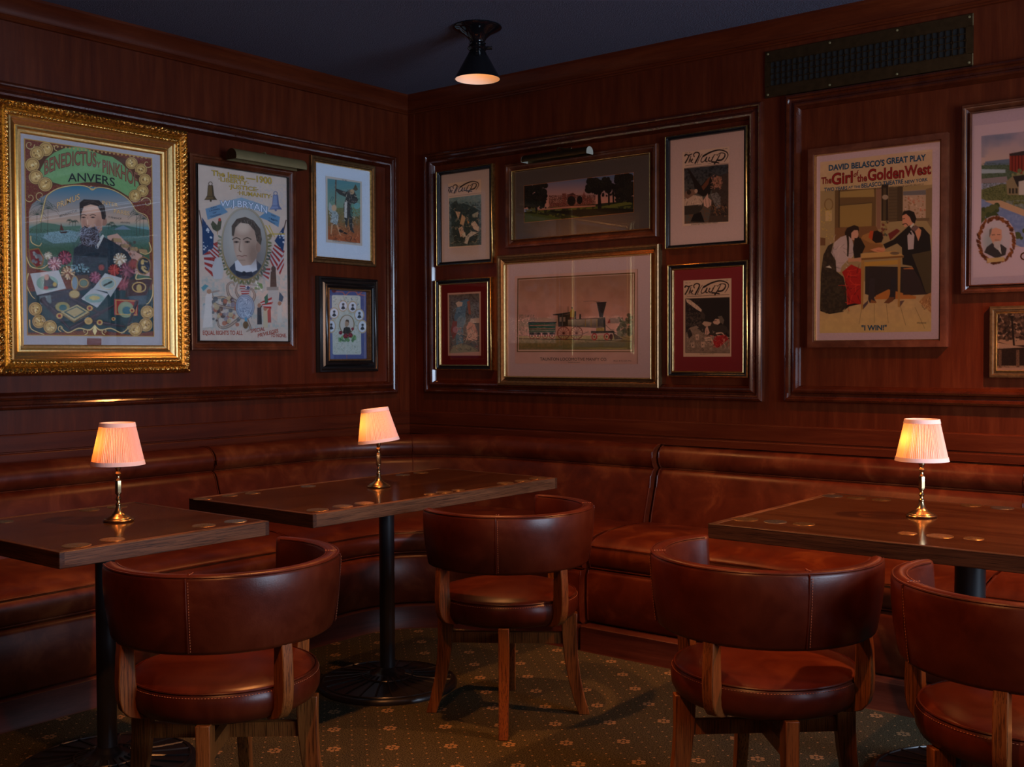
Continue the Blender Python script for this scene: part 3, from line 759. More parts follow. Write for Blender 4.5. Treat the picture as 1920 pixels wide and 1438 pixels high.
        at=me.color_attributes.new('ink','FLOAT_COLOR','POINT'); cc=np.ones((ny,nx,4),np.float32); cc[...,:3]=np.clip(s.C*s.gain,0,.9); at.data.foreach_set('color',cc.ravel())
        me.materials.append(M_print); o=bpy.data.objects.new(name,me); COL.objects.link(o); o.parent=parent
        if s.T: s.letters(o,X0,Z1,Y)
        return o
    def letters(s,parent,X0,Z1,Y):
        V=[];F=[];I=[];mats=[]
        def mi(c):
            m=ink(c)
            if m not in mats: mats.append(m)
            return mats.index(m)
        for (t,a,b,hg,c,outl,ow,bold,arch,h2) in s.T:
            layers=([(outl,bold*.4+ow*.45,.0004)] if outl else [])+[(c,bold*.4,.0007)]
            for col,off,dy in layers:
                v,f,W=glyphs(t,off); ax,ay=a; bx,by=b; L=math.hypot(bx-ax,by-ay); ex,ey=(bx-ax)/L,(by-ay)/L
                k=mi(col); base=len(V)
                for (x,y) in v:
                    tt=x/W; px=ax+(bx-ax)*tt; py=ay+(by-ay)*tt; lift=arch*4*tt*(1-tt); h_=hg+(h2-hg)*tt
                    py-=lift+y*h_
                    q=s.Hi@np.array([px,py,1]); U,Vv=q[0]/q[2],q[1]/q[2]
                    V.append((X0+U*s.w,Y-dy,Z1-Vv*s.h))
                F+= [tuple(i+base for i in fc) for fc in f]; I+=[k]*len(f)
        me=bpy.data.meshes.new('lettering'); me.from_pydata(V,[],F)
        for m in mats: me.materials.append(m)
        me.polygons.foreach_set('material_index',I); me.update()
        o=bpy.data.objects.new('lettering',me); COL.objects.link(o); o.parent=parent
_gl={}
def glyphs(t,off):
    k=(t,round(off,4))
    if k in _gl: return _gl[k]
    cu=bpy.data.curves.new('t','FONT'); cu.body=t; cu.size=1; cu.offset=off; cu.resolution_u=3; cu.fill_mode='FRONT' if hasattr(cu,'fill_mode') else cu.fill_mode
    cu0=cu.copy(); cu0.offset=0
    out=[]
    for c_ in (cu,cu0):
        ob=bpy.data.objects.new('t',c_); COL.objects.link(ob); bpy.context.view_layer.update()
        dg=bpy.context.evaluated_depsgraph_get(); me=bpy.data.meshes.new_from_object(ob.evaluated_get(dg))
        out.append(([(v.co.x,v.co.y) for v in me.vertices],[tuple(p.vertices) for p in me.polygons])); bpy.data.objects.remove(ob); bpy.data.meshes.remove(me)
    (v,f),(v0,f0)=out; x0=min(p[0] for p in v0); x1=max(p[0] for p in v0); cap=.73
    v=[(p[0]-x0,p[1]/cap) for p in v]; _gl[k]=(v,f,x1-x0); return _gl[k]
N=NT('print_on_paper'); ca=N.new('ShaderNodeVertexColor'); ca.layer_name='ink'; N.link(ca.outputs[0],N.b.inputs['Base Color']); N.set(Roughness=.7); M_print=N.m

def simple_profile(w,d,kind='bead'):
    if kind=='flat': return [(0,0),(0,d),(w*.1,d+.001),(w*.85,d+.001),(w*.88,d-.003),(w,d-.004),(w,.006)]
    if kind=='scoop': return [(0,0),(0,d*.55),(w*.06,d*.72),(w*.18,d*.78),(w*.26,d*.6),(w*.34,d*.55),(w*.5,d*.6),(w*.62,d*.78),(w*.72,d*.95),(w*.8,d),(w*.9,d*.9),(w*.93,d*.7),(w,d*.66),(w,.006)]
    if kind=='step': return [(0,0),(0,d*.9),(w*.08,d),(w*.28,d),(w*.34,d*.8),(w*.42,d*.78),(w*.6,d*.6),(w*.74,d*.48),(w*.8,d*.5),(w*.86,d*.46),(w,d*.30),(w,.006)]
    return [(0,0),(0,d*.8),(w*.12,d*.97),(w*.3,d),(w*.5,d*.94),(w*.62,d*.74),(w*.72,d*.7),(w*.78,d*.78),(w*.88,d*.8),(w*.95,d*.7),(w,d*.5),(w,.006)]
def picture(label, side, x0,x1,z0,z1, w, d, mats, kind, mat_col, inner=None, group=None, lip=None, cat='framed picture', name='framed_picture', edge=None):
    """mats: (outer material, inner bead material); returns the root; children: frame, gilt_bead, mat, glass"""
    cx=(x0+x1)/2; cz=z0; g=empty(name); tag(g,label,cat,group)
    if side=='L': g.location=(0,cx,cz); g.rotation_euler=(0,0,PI/2)
    else: g.location=(cx,0,cz)
    X0,X1,Z1=x0-cx,x1-cx,z1-z0
    V,F=rect_sweep(X0,X1,0,Z1,simple_profile(w,d,kind)); MB().add(V,F).build('frame',mats[0],g,True,35)
    if mats[1]:
        bw=lip or .008
        V,F=rect_sweep(X0+w-.001,X1-w+.001,w-.001,Z1-w+.001,[(0,.005),(0,d*.8),(bw*.3,d*.88),(bw*.7,d*.86),(bw,d*.7),(bw,.006)]); MB().add(V,F).build('inner_bead',mats[1],g,True,50)
    if edge:
        V,F=rect_sweep(X0-.001,X1+.001,-.001,Z1+.001,[(0,0),(0,d*.7),(.002,d*.98),(.0055,d*1.02),(.008,d*.9)]); MB().add(V,F).build('gilt_edge',edge,g,True,60)
    MB().box(X0+w*.7,X1-w*.7,-.008,-.001,w*.7,Z1-w*.7).build('mat_board',mat_col,g,False)
    mesh('glass_pane',[(X0+w*.9,-.0125,w*.9),(X1-w*.9,-.0125,w*.9),(X1-w*.9,-.0125,Z1-w*.9),(X0+w*.9,-.0125,Z1-w*.9)],[(0,1,2,3)],M_glass,g,False)
    g['_o']=0; del g['_o']
    return g,(cx,cz)
GOLD=(214,170,96); GOLD2=(150,105,50); GOLDL=(245,222,160)
def coin_art(A,x,y,r,seed):
    A.E(x,y,r*1.06,r*1.06,(70,40,22)); A.E(x,y,r,r,(205,165,98)); A.ring(x,y,r*.86,r*.86,r*.10,(130,92,46),.9)
    R=random.Random(seed)
    for k in range(12):
        a=R.random()*6.28; q=r*.55*R.random(); A.E(x+q*math.cos(a),y+q*math.sin(a),r*.14,r*.10,R.choice([(245,222,165),(120,82,40),(232,198,130)]),.9,R.uniform(0,90))
def scroll(A,pts,w=9):
    A.L(pts,(w*1.5,w*.8),(90,50,24),1,True); A.L(pts,(w,w*.45),(226,190,118),1,True); A.L([(x-1.5,y-2) for x,y in pts],(w*.3,w*.15),GOLDL,1,True)
def curl(A,x,y,r,a0,turn,w=7):
    pts=[]; 
    for k in range(10):
        t=k/9; rr=r*(1-.8*t); a=math.radians(a0+turn*t); pts.append((x+rr*math.cos(a),y+rr*math.sin(a)))
    scroll(A,pts,w)
def palm(A,x,y,h,w,c=(38,66,50)):
    A.L([(x,y),(x-w*.05,y+h)],(4,6),(70,66,50))
    for k in range(11):
        a=math.radians(-200+k*22); A.L([(x,y),(x+w*.45*math.cos(a),y+w*.35*math.sin(a)),(x+w*.7*math.cos(a),y+w*.35*math.sin(a)+w*.25)],(5,1.5),c,1,True)
def flowerh(A,x,y,r,cols,seed=1,petals=14):
    R=random.Random(seed); A.E(x,y,r*.95,r*.95,tuple(int(c*.45) for c in cols[0]))
    for ring_,(rr,n) in enumerate(((.85,petals),(.6,petals-3),(.35,petals-6))):
        for k in range(n):
            a=6.28*k/n+ring_*.3+R.uniform(-.1,.1); A.L([(x+r*.15*math.cos(a),y+r*.15*math.sin(a)),(x+r*rr*math.cos(a),y+r*rr*math.sin(a))],(r*.08,r*.2),cols[(k+ring_)%len(cols)],.9)
    A.E(x,y,r*.14,r*.14,cols[-1])

# ---- 1. tobacco merchants' poster in the big gilt frame (left wall)
def gilt_frame():
    x0,x1,z0,z1=-2.505,-1.557,1.222,2.386; w=.133
    g=empty('framed_picture',(0,(x0+x1)/2,z0),PI/2); tag(g,'cigar merchants poster in a wide ornate carved gilt frame','framed picture')
    cx=(x0+x1)/2; X0,X1,Z1=x0-cx,x1-cx,z1-z0
    def orn(o,s,L,t):
        if .004<o<.034:    # carved leaf border
            q=s/.030; a=abs(((q)%1)-.5)*2; b=math.sin(q*6.283*2+o*260)*.5+.5; c=math.sin(s*411+o*733)*.5+.5
            e=math.sin((o-.004)/.030*PI); return e*(.016*a*b+.007*c-.006)
        if .050<o<.066:    # small beaded leaf border
            q=s/.0105; return (abs(math.sin(q*PI))*.006+math.sin(s*950+o*900)*.0018)*math.sin((o-.050)/.016*PI)
        return 0
    prof=[(0,0),(0,.030),(.002,.040)]+[(.005+.029*k/9,.046+.010*math.sin(k/9*PI)) for k in range(10)]+[(.038,.040),(.042,.036),(.046,.040),(.049,.046)]+[(.051+.014*k/5,.047) for k in range(6)]+[(.068,.040)]
    V,F=rect_sweep(X0,X1,0,Z1,prof,.0042,orn); MB().add(V,F).build('carved_border',metal('carved_old_gilt',(.80,.44,.12),.33,1,.75,150),g,True,60)
    prof=[(.068,.0),(.068,.044),(.074,.047),(.080,.044),(.084,.036),(.096,.030),(.102,.026),(.104,.030),(.110,.032),(.114,.028),(.118,.020),(.126,.018),(.130,.020),(.133,.016),(.133,.006)]
    V,F=rect_sweep(X0,X1,0,Z1,prof); MB().add(V,F).build('inner_moulding',M_gold2,g,True,35)
    MB().box(X0+.1,X1-.1,-.008,-.001,.1,Z1-.1).build('mat_board',matboard((186,176,178)),g,False)
    mesh('glass_pane',[(X0+.13,-.0125,.13),(X1-.13,-.0125,.13),(X1-.13,-.0125,Z1-.13),(X0+.13,-.0125,Z1-.13)],[(0,1,2,3)],M_glass,g,False)
    A=Art([(47,259),(287.5,296),(50,629),(288,631)],.622,.841,(116,28,26),.0019)
    G2=lambda:A.fr(40,230,6.2536); G3=lambda:A.fr(40,440,5.9929)
    G2(); A.N(A.rectm(0,0,1751,3000),1.1,.5,4,(160,120,66))
    # green title banner
    ban=[(230,560),(300,430),(400,350),(520,300),(640,285),(760,300),(860,340),(960,380),(1080,400),(1180,470),(1270,560),(1380,700),(1400,760),(1330,830),(1270,870),(1160,800),(1040,740),(900,700),(760,700),(620,720),(480,730),(380,700),(270,640)]
    A.P([(90,560),(120,440),(230,340),(400,300),(620,262),(830,310),(1010,350),(1240,420),(1480,620),(1500,760),(1330,900),(1000,760),(600,690),(300,760)],(96,52,26))
    A.P(ban,(128,168,108)); A.N(A.mp(ban),.4,.25,9,(96,140,88))
    # painted view
    view=[(95,1700),(95,1050),(130,960),(220,890),(330,830),(450,770),(600,742),(780,745),(960,760),(1120,810),(1260,890),(1330,1000),(1400,1060),(1480,1120),(1505,1250),(1505,2000)]
    view=[(x,y) for x,y in view]
    G2(); m=A.mp(view); A.grad(m,740,1180,(42,120,146),(206,168,140)); A.grad(np.minimum(m,A.rectm(60,1150,1600,1230)),1150,1230,(206,168,140),(120,150,140))
    A.grad(np.minimum(m,A.rectm(60,1225,1600,2100)),1225,1480,(120,156,160),(70,104,76))
    A.P([(100,1240),(250,1170),(400,1190),(520,1220),(700,1210),(700,1300),(100,1300)],(92,122,100)); A.P([(300,1290),(560,1260),(700,1290),(640,1400),(380,1420),(250,1350)],(142,170,176))
    A.P([(940,1230),(1200,1200),(1500,1260),(1500,1330),(940,1330)],(76,110,100)); A.P([(1080,1255),(1200,1205),(1290,1255)],(120,136,150))
    A.clip=np.clip(m,0,1); A.N(A.rectm(60,1250,760,2000),.9,.7,21,(38,74,48)); A.N(A.rectm(900,1260,1600,1900),.8,.6,31,(52,84,54))
    A.P([(1010,1330),(1130,1300),(1330,1500),(1520,1620),(1500,1800),(1180,1750),(1050,1560)],(206,160,140)); A.blobs(36,(1080,1360,1460,1740),14,[(90,70,60),(60,80,60),(150,90,70)],.9,8)
    for q in ((1190,1420),(1290,1450),(1400,1480),(1100,1350)): A.P([(q[0]-50,q[1]+40),(q[0]-20,q[1]),(q[0]+70,q[1]+10),(q[0]+90,q[1]+60)],(176,140,96)); A.P([(q[0]-50,q[1]+40),(q[0]-20,q[1]),(q[0]-10,q[1]+60)],(98,70,50))
    for x,y,h,w in ((190,1080,300,170),(245,960,330,200),(320,1010,300,190),(1360,1080,240,160),(1440,1130,200,150),(1400,1040,260,170)): palm(A,x,y,h,w)
    for x,y in ((570,1150),(610,1165),(640,1160),(1030,1200),(1065,1180),(1095,1215)): palm(A,x,y,50,52)
    A.P([(470,1180),(505,1270),(455,1260)],(104,44,30)); A.P([(450,1280),(550,1275),(530,1300),(470,1300)],(64,36,26))
    A.clip=None
    # the bearded gentleman
    A.P([(600,1700),(620,1480),(700,1420),(860,1380),(950,1330),(1030,1370),(1150,1440),(1250,1520),(1320,1640),(1340,2060),(640,2060)],(24,38,48)); A.N(A.rectm(600,1400,1340,2060),.35,.5,40,(48,68,78))
    A.P([(880,1400),(960,1310),(975,1330),(900,1480)],(214,210,200))
    A.E(975,1160,34,52,(168,120,98)); 
    A.P([(700,980),(760,930),(880,925),(950,990),(965,1120),(950,1260),(880,1330),(760,1330),(715,1240),(700,1120)],(206,158,132)); A.E(830,1000,110,60,(226,184,158),.8,0,.8); A.E(740,1180,26,60,(180,126,104),.7,0,.9); A.E(910,1200,40,90,(160,108,88),.6,0,.9)
    A.P([(690,1010),(690,940),(740,900),(830,905),(920,910),(985,980),(1000,1100),(985,1140),(950,1130),(940,1050),(900,980),(820,960),(740,985),(712,1060),(700,1180)],(44,30,24)); A.L([(740,930),(800,920),(860,930),(930,970)],7,(90,70,58),.8,True); A.L([(790,950),(850,935)],6,(104,82,70),.7); A.L([(960,1000),(985,1080)],7,(90,70,58),.8)
    for ex in (735,845): A.E(ex,1112,26,9,(90,60,50)); A.E(ex,1114,8,8,(24,20,22)); A.L([(ex-34,1090),(ex,1078),(ex+34,1090)],8,(52,34,28),1,True)
    A.L([(785,1110),(775,1170),(768,1205),(800,1212)],(5,10),(164,108,86),1,True); A.E(780,1165,8,34,(236,196,170),.7)
    A.P([(700,1250),(750,1210),(800,1235),(880,1215),(910,1290),(925,1380),(880,1440),(800,1460),(720,1440),(690,1360)],(52,40,44))
    A.strokes(150,(695,1240,915,1440),60,5,[(150,150,166),(96,92,104),(30,24,28),(186,186,200)],7,.8)
    # gold tracery
    for k,(x,y) in enumerate(((300,310),(195,360),(140,495),(180,640),(290,725))): coin_art(A,x,y,82,k)
    for k,(x,y) in enumerate(((1305,475),(1415,550),(1460,670),(1430,800),(1340,860))): coin_art(A,x,y,70,k+9)
    scroll(A,[(230,1160),(290,900),(340,830),(450,770),(620,738),(760,745),(840,780),(920,760),(1050,780),(1180,840),(1290,930),(1360,1040),(1480,1100),(1505,1250)],12)
    curl(A,110,260,60,0,400); curl(A,110,880,60,180,-380); curl(A,230,860,60,90,360); curl(A,1490,480,60,0,300); curl(A,1480,940,70,200,340); curl(A,430,290,40,90,300); curl(A,835,760,40,0,300,9)
    for k in range(26): A.E(*[(300+k*47),(262+k*6)],10,10,(206,160,96))
    A.text('BENEDICTUS',282,612,890,520,168,(150,92,66),(84,40,26),.05,.02,60); A.text('Y',896,522,940,528,70,(150,92,66),(84,40,26),.05,.02)
    A.text('PINKHOF',965,580,1370,760,150,(150,92,66),(84,40,26),.05,.02,20,176); A.text('ANVERS',556,696,1105,752,104,(16,20,22),None,0,.025,26)
    A.text('PRIMUS',425,1010,690,900,72,(232,190,130),(110,60,30),.05,.01,0); A.text('INTER',952,955,1140,990,44,(232,190,130),(110,60,30),.05,.0); A.text('PARES',1090,1060,1275,1090,50,(232,190,130),(110,60,30),.05,.0)
    A.text('BENEDICTUS',455,1110,660,1042,26,(40,40,40)); A.text('Y PINKHOF',1025,1120,1180,1140,24,(40,40,40)); A.text('ANVERS',1165,1180,1280,1186,22,(40,40,40))
    G3()
    # flowers
    for x,y,r,c,sd in ((305,240,50,[(216,200,170),(180,160,120),(232,222,200)],1),(490,260,84,[(150,50,70),(196,84,100),(104,26,44)],2),(375,330,84,[(206,150,150),(224,178,170),(170,100,104)],3),(525,430,84,[(206,160,110),(236,200,150),(140,80,60)],4),(830,480,70,[(140,56,80),(186,100,120)],5),(1110,280,80,[(226,206,180),(240,226,204),(190,150,110)],6),(1190,400,95,[(140,60,76),(180,90,104),(104,40,56)],7),(1040,400,70,[(170,52,46),(206,80,66)],8),(1150,560,90,[(140,50,60),(180,84,90)],9),(1260,330,60,[(186,70,50),(150,50,40)],10),(900,370,36,[(190,70,50),(150,44,36)],11)): flowerh(A,x,y,r,c,sd)
    A.blobs(70,(560,330,760,420),8,[(110,150,160),(150,180,180),(70,110,110)],.8,5)
    # boxes and cigars
    A.P([(60,640),(1480,620),(1480,1080),(1200,1120),(820,1060),(400,1100),(60,1100)],(28,64,66)); A.N(A.rectm(60,600,1480,1100),.5,.5,12,(20,40,46))
    A.P([(180,670),(560,610),(720,700),(640,800),(260,800)],(52,46,58))
    A.P([(100,440),(420,402),(502,605),(175,680)],(196,192,188)); A.E(290,545,120,84,(140,168,150)); A.P([(250,610),(260,470),(300,445),(330,500),(410,560),(400,600)],(70,74,80)); A.E(285,480,26,34,(190,150,130)); A.E(275,600,26,20,(180,60,50)); A.E(375,560,22,24,(206,170,90))
    A.P([(570,460),(750,450),(780,560),(740,610),(600,640)],(96,70,60)); A.ring(600,545,40,80,8,GOLD); A.E(600,545,30,70,(130,150,160)); A.ring(700,545,55,50,9,GOLD); A.E(700,545,40,36,(110,130,110))
    A.P([(940,435),(1135,490),(1000,700),(960,640),(800,610)],(190,188,184)); A.ring(970,550,90,70,7,(206,180,110)); A.E(970,550,70,50,(150,170,160)); A.L([(930,570),(1010,530)],22,(60,60,50))
    A.P([(790,605),(975,665),(850,820),(670,720)],(186,184,182)); A.E(820,715,110,50,(140,166,156)); A.E(820,710,60,22,(206,180,110)); A.E(805,710,14,28,(214,190,120))
    A.P([(1210,505),(1475,490),(1400,690),(1160,700)],(70,30,28)); A.ring(1320,590,80,60,12,GOLD); A.E(1320,600,30,42,(196,160,90)); A.P([(1200,690),(1405,680),(1400,780),(1230,790)],(70,90,100))
    A.P([(1040,720),(1310,735),(1300,910),(1040,900)],(170,50,44)); A.E(1170,840,90,90,(150,158,120)); A.E(1180,850,50,44,(60,110,120)); A.L([(1060,735),(1060,890),(1285,900)],8,GOLD); A.L([(1060,735),(1290,745),(1285,900)],8,GOLD)
    A.P([(200,690),(330,680),(340,770),(210,790)],(110,120,120)); A.E(258,730,22,34,(60,50,50))
    A.P([(330,760),(600,720),(640,820),(420,870)],(70,58,60)); A.E(460,810,80,54,(170,150,90)); A.E(465,820,44,34,(60,110,110))
    A.P([(440,870),(625,785),(762,868),(590,970)],(196,174,122)); A.P([(470,868),(622,802),(728,866),(592,944)],(72,96,90)); A.P([(500,868),(620,815),(700,866),(592,925)],(206,182,128)); A.N(A.mp([(500,868),(620,815),(700,866),(592,925)]),3,.6,6,(130,96,50)); A.P([(440,870),(590,970),(590,990),(440,890)],(150,120,70)); A.P([(590,970),(762,868),(762,895),(590,990)],(110,84,50))
    for (a,b,w_) in (((240,740),(540,1060),66),((560,1060),(1030,800),70),((560,720),(880,880),56),((1290,760),(1190,1030),44),((820,980),(1150,1030),60),((330,820),(420,900),60)):
        A.L([a,b],(w_,w_*.35),(50,36,42)); A.L([(a[0]-6,a[1]-10),(b[0]-6,b[1]-8)],(w_*.2,w_*.1),(104,84,90),.7)
    for x,y,rr in ((425,912,36),(750,968,44),(765,825,34),(1240,850,28),(875,985,34),(1030,945,22)): A.E(x,y,rr,rr*.9,GOLD); A.E(x,y,rr*.5,rr*.5,(150,50,44) if rr<40 else (190,150,90))
    A.E(595,672,64,50,(120,84,44)); A.E(595,668,56,42,(200,170,110))
    # shields and corner coins
    A.P([(80,170),(200,150),(260,260),(240,350),(170,375),(100,310)],GOLD2); A.P([(95,180),(195,165),(245,260),(225,340),(172,362),(112,300)],(130,28,28)); A.blobs(14,(120,200,220,330),18,[(160,160,150),(120,120,120)],.9,2)
    A.E(1375,350,84,100,GOLD2); A.E(1375,350,70,88,(22,34,50)); A.blobs(14,(1340,290,1420,420),14,[(206,170,100)],.9,3)
    for pts in ([(110,20),(120,90),(200,130),(230,100)],[(60,250),(110,360),(230,380),(300,340)],[(80,440),(60,560),(110,680),(150,720)],[(1440,90),(1460,180),(1400,220),(1340,200)],[(1300,440),(1290,500),(1400,490),(1460,500)],[(1475,560),(1470,680),(1430,760),(1400,780)],[(90,960),(110,1060),(250,1120)]): scroll(A,pts,12)
    for k,(x,y) in enumerate(((155,835),(195,975),(320,1035),(1410,870),(1390,1010),(1275,1060))): coin_art(A,x,y,74,k+20)
    for sgn in (-1,1):
        scroll(A,[(820,1020),(820+sgn*60,1070),(820+sgn*180,1050),(820+sgn*300,1100),(820+sgn*380,1040)],16); curl(A,820+sgn*110,1085,36,90,sgn*380,9); curl(A,820+sgn*380,1050,36,90,-sgn*380,8)
    A.P([(820,1010),(845,1080),(820,1130),(795,1080)],GOLDL)
    # gilt edge lines
    Q=[(47,259),(287.5,296),(288,631),(50,629)]; A.fr(0,0,1); A.L(Q+[Q[0]],3.2,(196,150,76)); 
    A.gain=.98; A.build('print',g,(-2.354)-cx,2.235-z0,-.0095)
    MB().box(-.035+.42-.43,.035+.42-.43,-.0092,-.008,.128,.163).build('stamp',matte('faded_stamp',tuple(lin((150,90,80))),.8,.4,300),g,False)
    return g
gilt_frame()

# ---- 2. election poster (left wall)
BRN=(M_brown,M_bronze)
g,(cx,z0)=picture('election poster of 1900 in a brown wooden frame under the olive brass light','L',-1.537,-.878,1.330,2.286,.046,.030,(M_brown,M_blackf),'step',matboard((205,186,172)),lip=.004)
A=Art([(375.6,308),(543.5,334),(374,639),(542,643)],.560,.866,(216,192,176),.0019); A.fr(350,260,3.1268)
A.N(A.rectm(70,130,620,1220),.12,.25,3,(236,214,196))
A.N(A.rectm(90,800,590,1120),.25,.6,4,(150,178,178)); A.N(A.rectm(300,270,600,420),.35,.35,5,(180,176,186),.55)
def bell(x,y,s,c,c2):
    A.P([(x-14*s,y-40*s),(x+14*s,y-40*s),(x+20*s,y+20*s),(x+36*s,y+42*s),(x-36*s,y+42*s),(x-20*s,y+20*s)],c2); A.P([(x-11*s,y-37*s),(x+6*s,y-37*s),(x+10*s,y+20*s),(x+16*s,y+36*s),(x-32*s,y+39*s),(x-17*s,y+20*s)],c); A.E(x,y+46*s,6*s,6*s,c2); A.ring(x,y-48*s,12*s,12*s,4*s,c2); A.L([(x-22*s,y+22*s),(x+22*s,y+22*s)],4*s,c2)
bell(150,315,1.05,(120,92,50),(74,54,30)); bell(530,372,1.05,(140,152,184),(100,112,150))
def flagp(pts,n,vert):
    A.P(pts,(206,196,196)); (x0,y0),(x1,y1),(x2,y2),(x3,y3)=pts
    for k in range(0,n,2):
        t0,t1=k/n,(k+1)/n; L_=lambda a,b,t:(a[0]+(b[0]-a[0])*t,a[1]+(b[1]-a[1])*t)
        A.P([L_(pts[0],pts[3],t0),L_(pts[1],pts[2],t0),L_(pts[1],pts[2],t1),L_(pts[0],pts[3],t1)],(170,44,40))
def stars(poly,seed,n=16):
    A.P(poly,(30,66,110)); m=np.clip(A.mp(poly),0,1); A.clip=m; xs=[p[0] for p in poly]; ys=[p[1] for p in poly]; A.blobs(n,(min(xs),min(ys),max(xs),max(ys)),5,[(226,226,232)],.9,seed); A.clip=None
A.L([(82,420),(150,800)],6,(70,40,26)); A.L([(590,480),(500,830)],6,(70,40,26))
flagp([(100,640),(190,600),(160,810),(110,760)][:4],9,1); flagp([(140,590),(200,640),(190,720),(130,660)],7,1); flagp([(150,700),(220,740),(205,820),(175,790)],7,1)
stars([(98,460),(165,560),(160,640),(98,680)],1,22)
flagp([(490,690),(570,620),(575,740),(550,800)],9,1); flagp([(520,620),(580,660),(520,780),(485,700)],9,1); flagp([(450,760),(495,760),(480,840),(450,810)],6,1)
stars([(575,515),(520,600),(570,665),(580,600)],2,20)
# wreath and oval portrait
R_=random.Random(4)
for k in range(70):
    a=math.radians(k*360/70+2); x=344+146*math.cos(a); y=622+222*math.sin(a)
    if y>560: A.E(x,y,15,6,R_.choice([(90,110,80),(120,120,70),(150,140,100),(60,84,66)]),1,math.degrees(a)+40*(k%2)-20)
A.E(344,618,137,214,(120,96,48)); A.ring(344,618,134,211,3,(206,180,110)); A.E(344,618,127,203,(168,160,154)); A.E(330,560,110,170,(198,190,180),.9,0,.9); A.E(400,700,80,120,(110,108,110),.5,0,1)
m=np.clip(A.me(344,618,126,202),0,1); A.clip=m
A.P([(230,830),(250,760),(290,720),(400,700),(440,740),(470,800),(470,900),(230,900)],(62,70,86)); A.P([(285,720),(320,700),(410,690),(415,770),(350,800),(290,775)],(222,220,224)); A.P([(288,770),(335,785),(385,778),(390,812),(340,800),(295,815)],(36,44,64)); A.E(338,790,13,14,(26,32,48))
A.P([(274,560),(290,500),(330,478),(390,500),(420,560),(428,640),(412,700),(380,740),(330,745),(296,700),(282,650)],(196,164,144)); A.E(425,635,14,32,(176,140,120)); A.E(335,520,40,34,(226,200,180),.9,0,.9); A.E(312,640,24,50,(216,186,166),.8,0,.9); A.E(395,680,30,60,(140,108,92),.6,0,1)
A.P([(270,570),(270,510),(300,470),(350,458),(400,480),(438,530),(446,590),(440,625),(416,600),(404,540),(370,500),(320,492),(292,520),(282,570)],(92,76,66)); HM=[(270,570),(270,510),(300,470),(350,458),(400,480),(438,530),(446,590),(440,625),(416,600),(404,540),(370,500),(320,492),(292,520),(282,570)]; m0=A.clip; A.clip=np.clip(A.mp(HM),0,1); A.strokes(60,(270,460,446,620),44,4,[(120,104,92),(50,38,34),(146,130,118)],5,.9,.4); A.clip=m0
for ex in (296,360): A.E(ex,605,16,6,(110,84,72)); A.E(ex,606,5,5,(30,26,28)); A.L([(ex-22,590),(ex,580),(ex+22,590)],6,(84,64,54),1,True)
A.L([(318,600),(312,650),(322,662)],(4,7),(150,116,98),1,True); A.L([(300,687),(312,685),(328,689),(342,685),(356,687)],4,(130,76,68),1,True); A.L([(306,696),(348,696)],4,(206,160,146),.8); A.L([(310,712),(345,712)],4,(150,118,100),.7); A.clip=None
# ribbons with mottoes
A.P([(205,375),(330,345),(420,375),(488,400),(478,440),(400,415),(330,390),(210,415)],(150,172,190)); A.P([(118,410),(205,385),(250,430),(215,445),(130,475)],(110,150,180)); A.P([(480,425),(555,460),(545,520),(480,480),(430,460)],(110,150,180))
# rooster, plough
A.P([(148,500),(160,480),(185,505),(195,470),(205,465),(212,485),(205,530),(185,545),(160,530)],(80,84,60)); A.E(200,474,8,10,(190,60,40)); A.L([(188,540),(185,560)],4,(190,140,80)); A.L([(470,510),(500,560),(580,560)],7,(206,176,80)); A.L([(490,510),(520,575)],6,(206,176,80)); A.E(495,570,12,12,(150,130,80))
# octopus, statue, people, silver dollar
for pts in ([(300,960),(250,920),(240,860),(270,840),(280,860)],[(300,980),(220,930),(160,930),(150,900),(190,890)],[(300,1000),(200,980),(150,960),(150,1000),(200,1020)],[(310,1050),(240,1100),(190,1100),(180,1050),(210,1040)],[(380,960),(400,920),(380,880),(360,900)],[(350,1060),(370,1110),(350,1130)],[(330,960),(290,900),(300,850)]): A.L(pts,(20,7),(140,118,108),1,True); A.L(pts,(8,3),(190,168,150),1,True)
A.blobs(60,(150,930,340,1090),12,[(190,110,80),(206,180,140),(96,104,110),(150,140,150),(84,60,60)],.85,6); A.blobs(26,(90,960,140,1060),13,[(216,206,200),(206,196,190),(150,170,170)],.9,3,.7)
A.P([(110,920),(130,890),(150,905),(145,980),(150,1100),(90,1105),(105,1000)],(226,214,206)); A.E(132,893,14,14,(190,140,110)); A.P([(85,870),(110,850),(130,860),(100,890)],(90,150,160))
A.P([(495,780),(525,770),(530,880),(490,880)],(96,70,58)); A.E(512,765,14,18,(90,64,54)); A.P([(480,885),(535,885),(545,1000),(475,1000)],(190,186,180)); A.P([(470,870),(540,870),(540,890),(470,890)],(160,150,140))
A.P([(150,760),(170,700),(205,690),(220,760),(210,820),(160,820)],(200,196,196))
for x,y,c in ((425,1030,(60,60,66)),(480,1020,(190,90,80)),(545,1020,(206,200,190)),(460,1050,(206,190,160))): A.P([(x-12,y-40),(x+12,y-40),(x+14,y+60),(x-14,y+60)],c); A.E(x,y-52,11,13,(170,126,100)); A.L([(x,y-30),(x+24,y-60)],6,c)
flagp([(430,960),(500,930),(495,1000),(450,990)],5,1); A.P([(455,930),(475,910),(478,960),(460,975)],(60,110,90)); A.P([(545,900),(570,930),(560,960),(540,950)],(70,90,110))
flagp([(310,860),(375,865),(365,910),(322,912)],7,0); stars([(345,862),(375,866),(368,888),(344,886)],4,8); A.E(430,870,18,20,(226,220,200)); A.blobs(14,(400,840,440,890),8,[(236,230,220),(120,150,90)],.9,2)
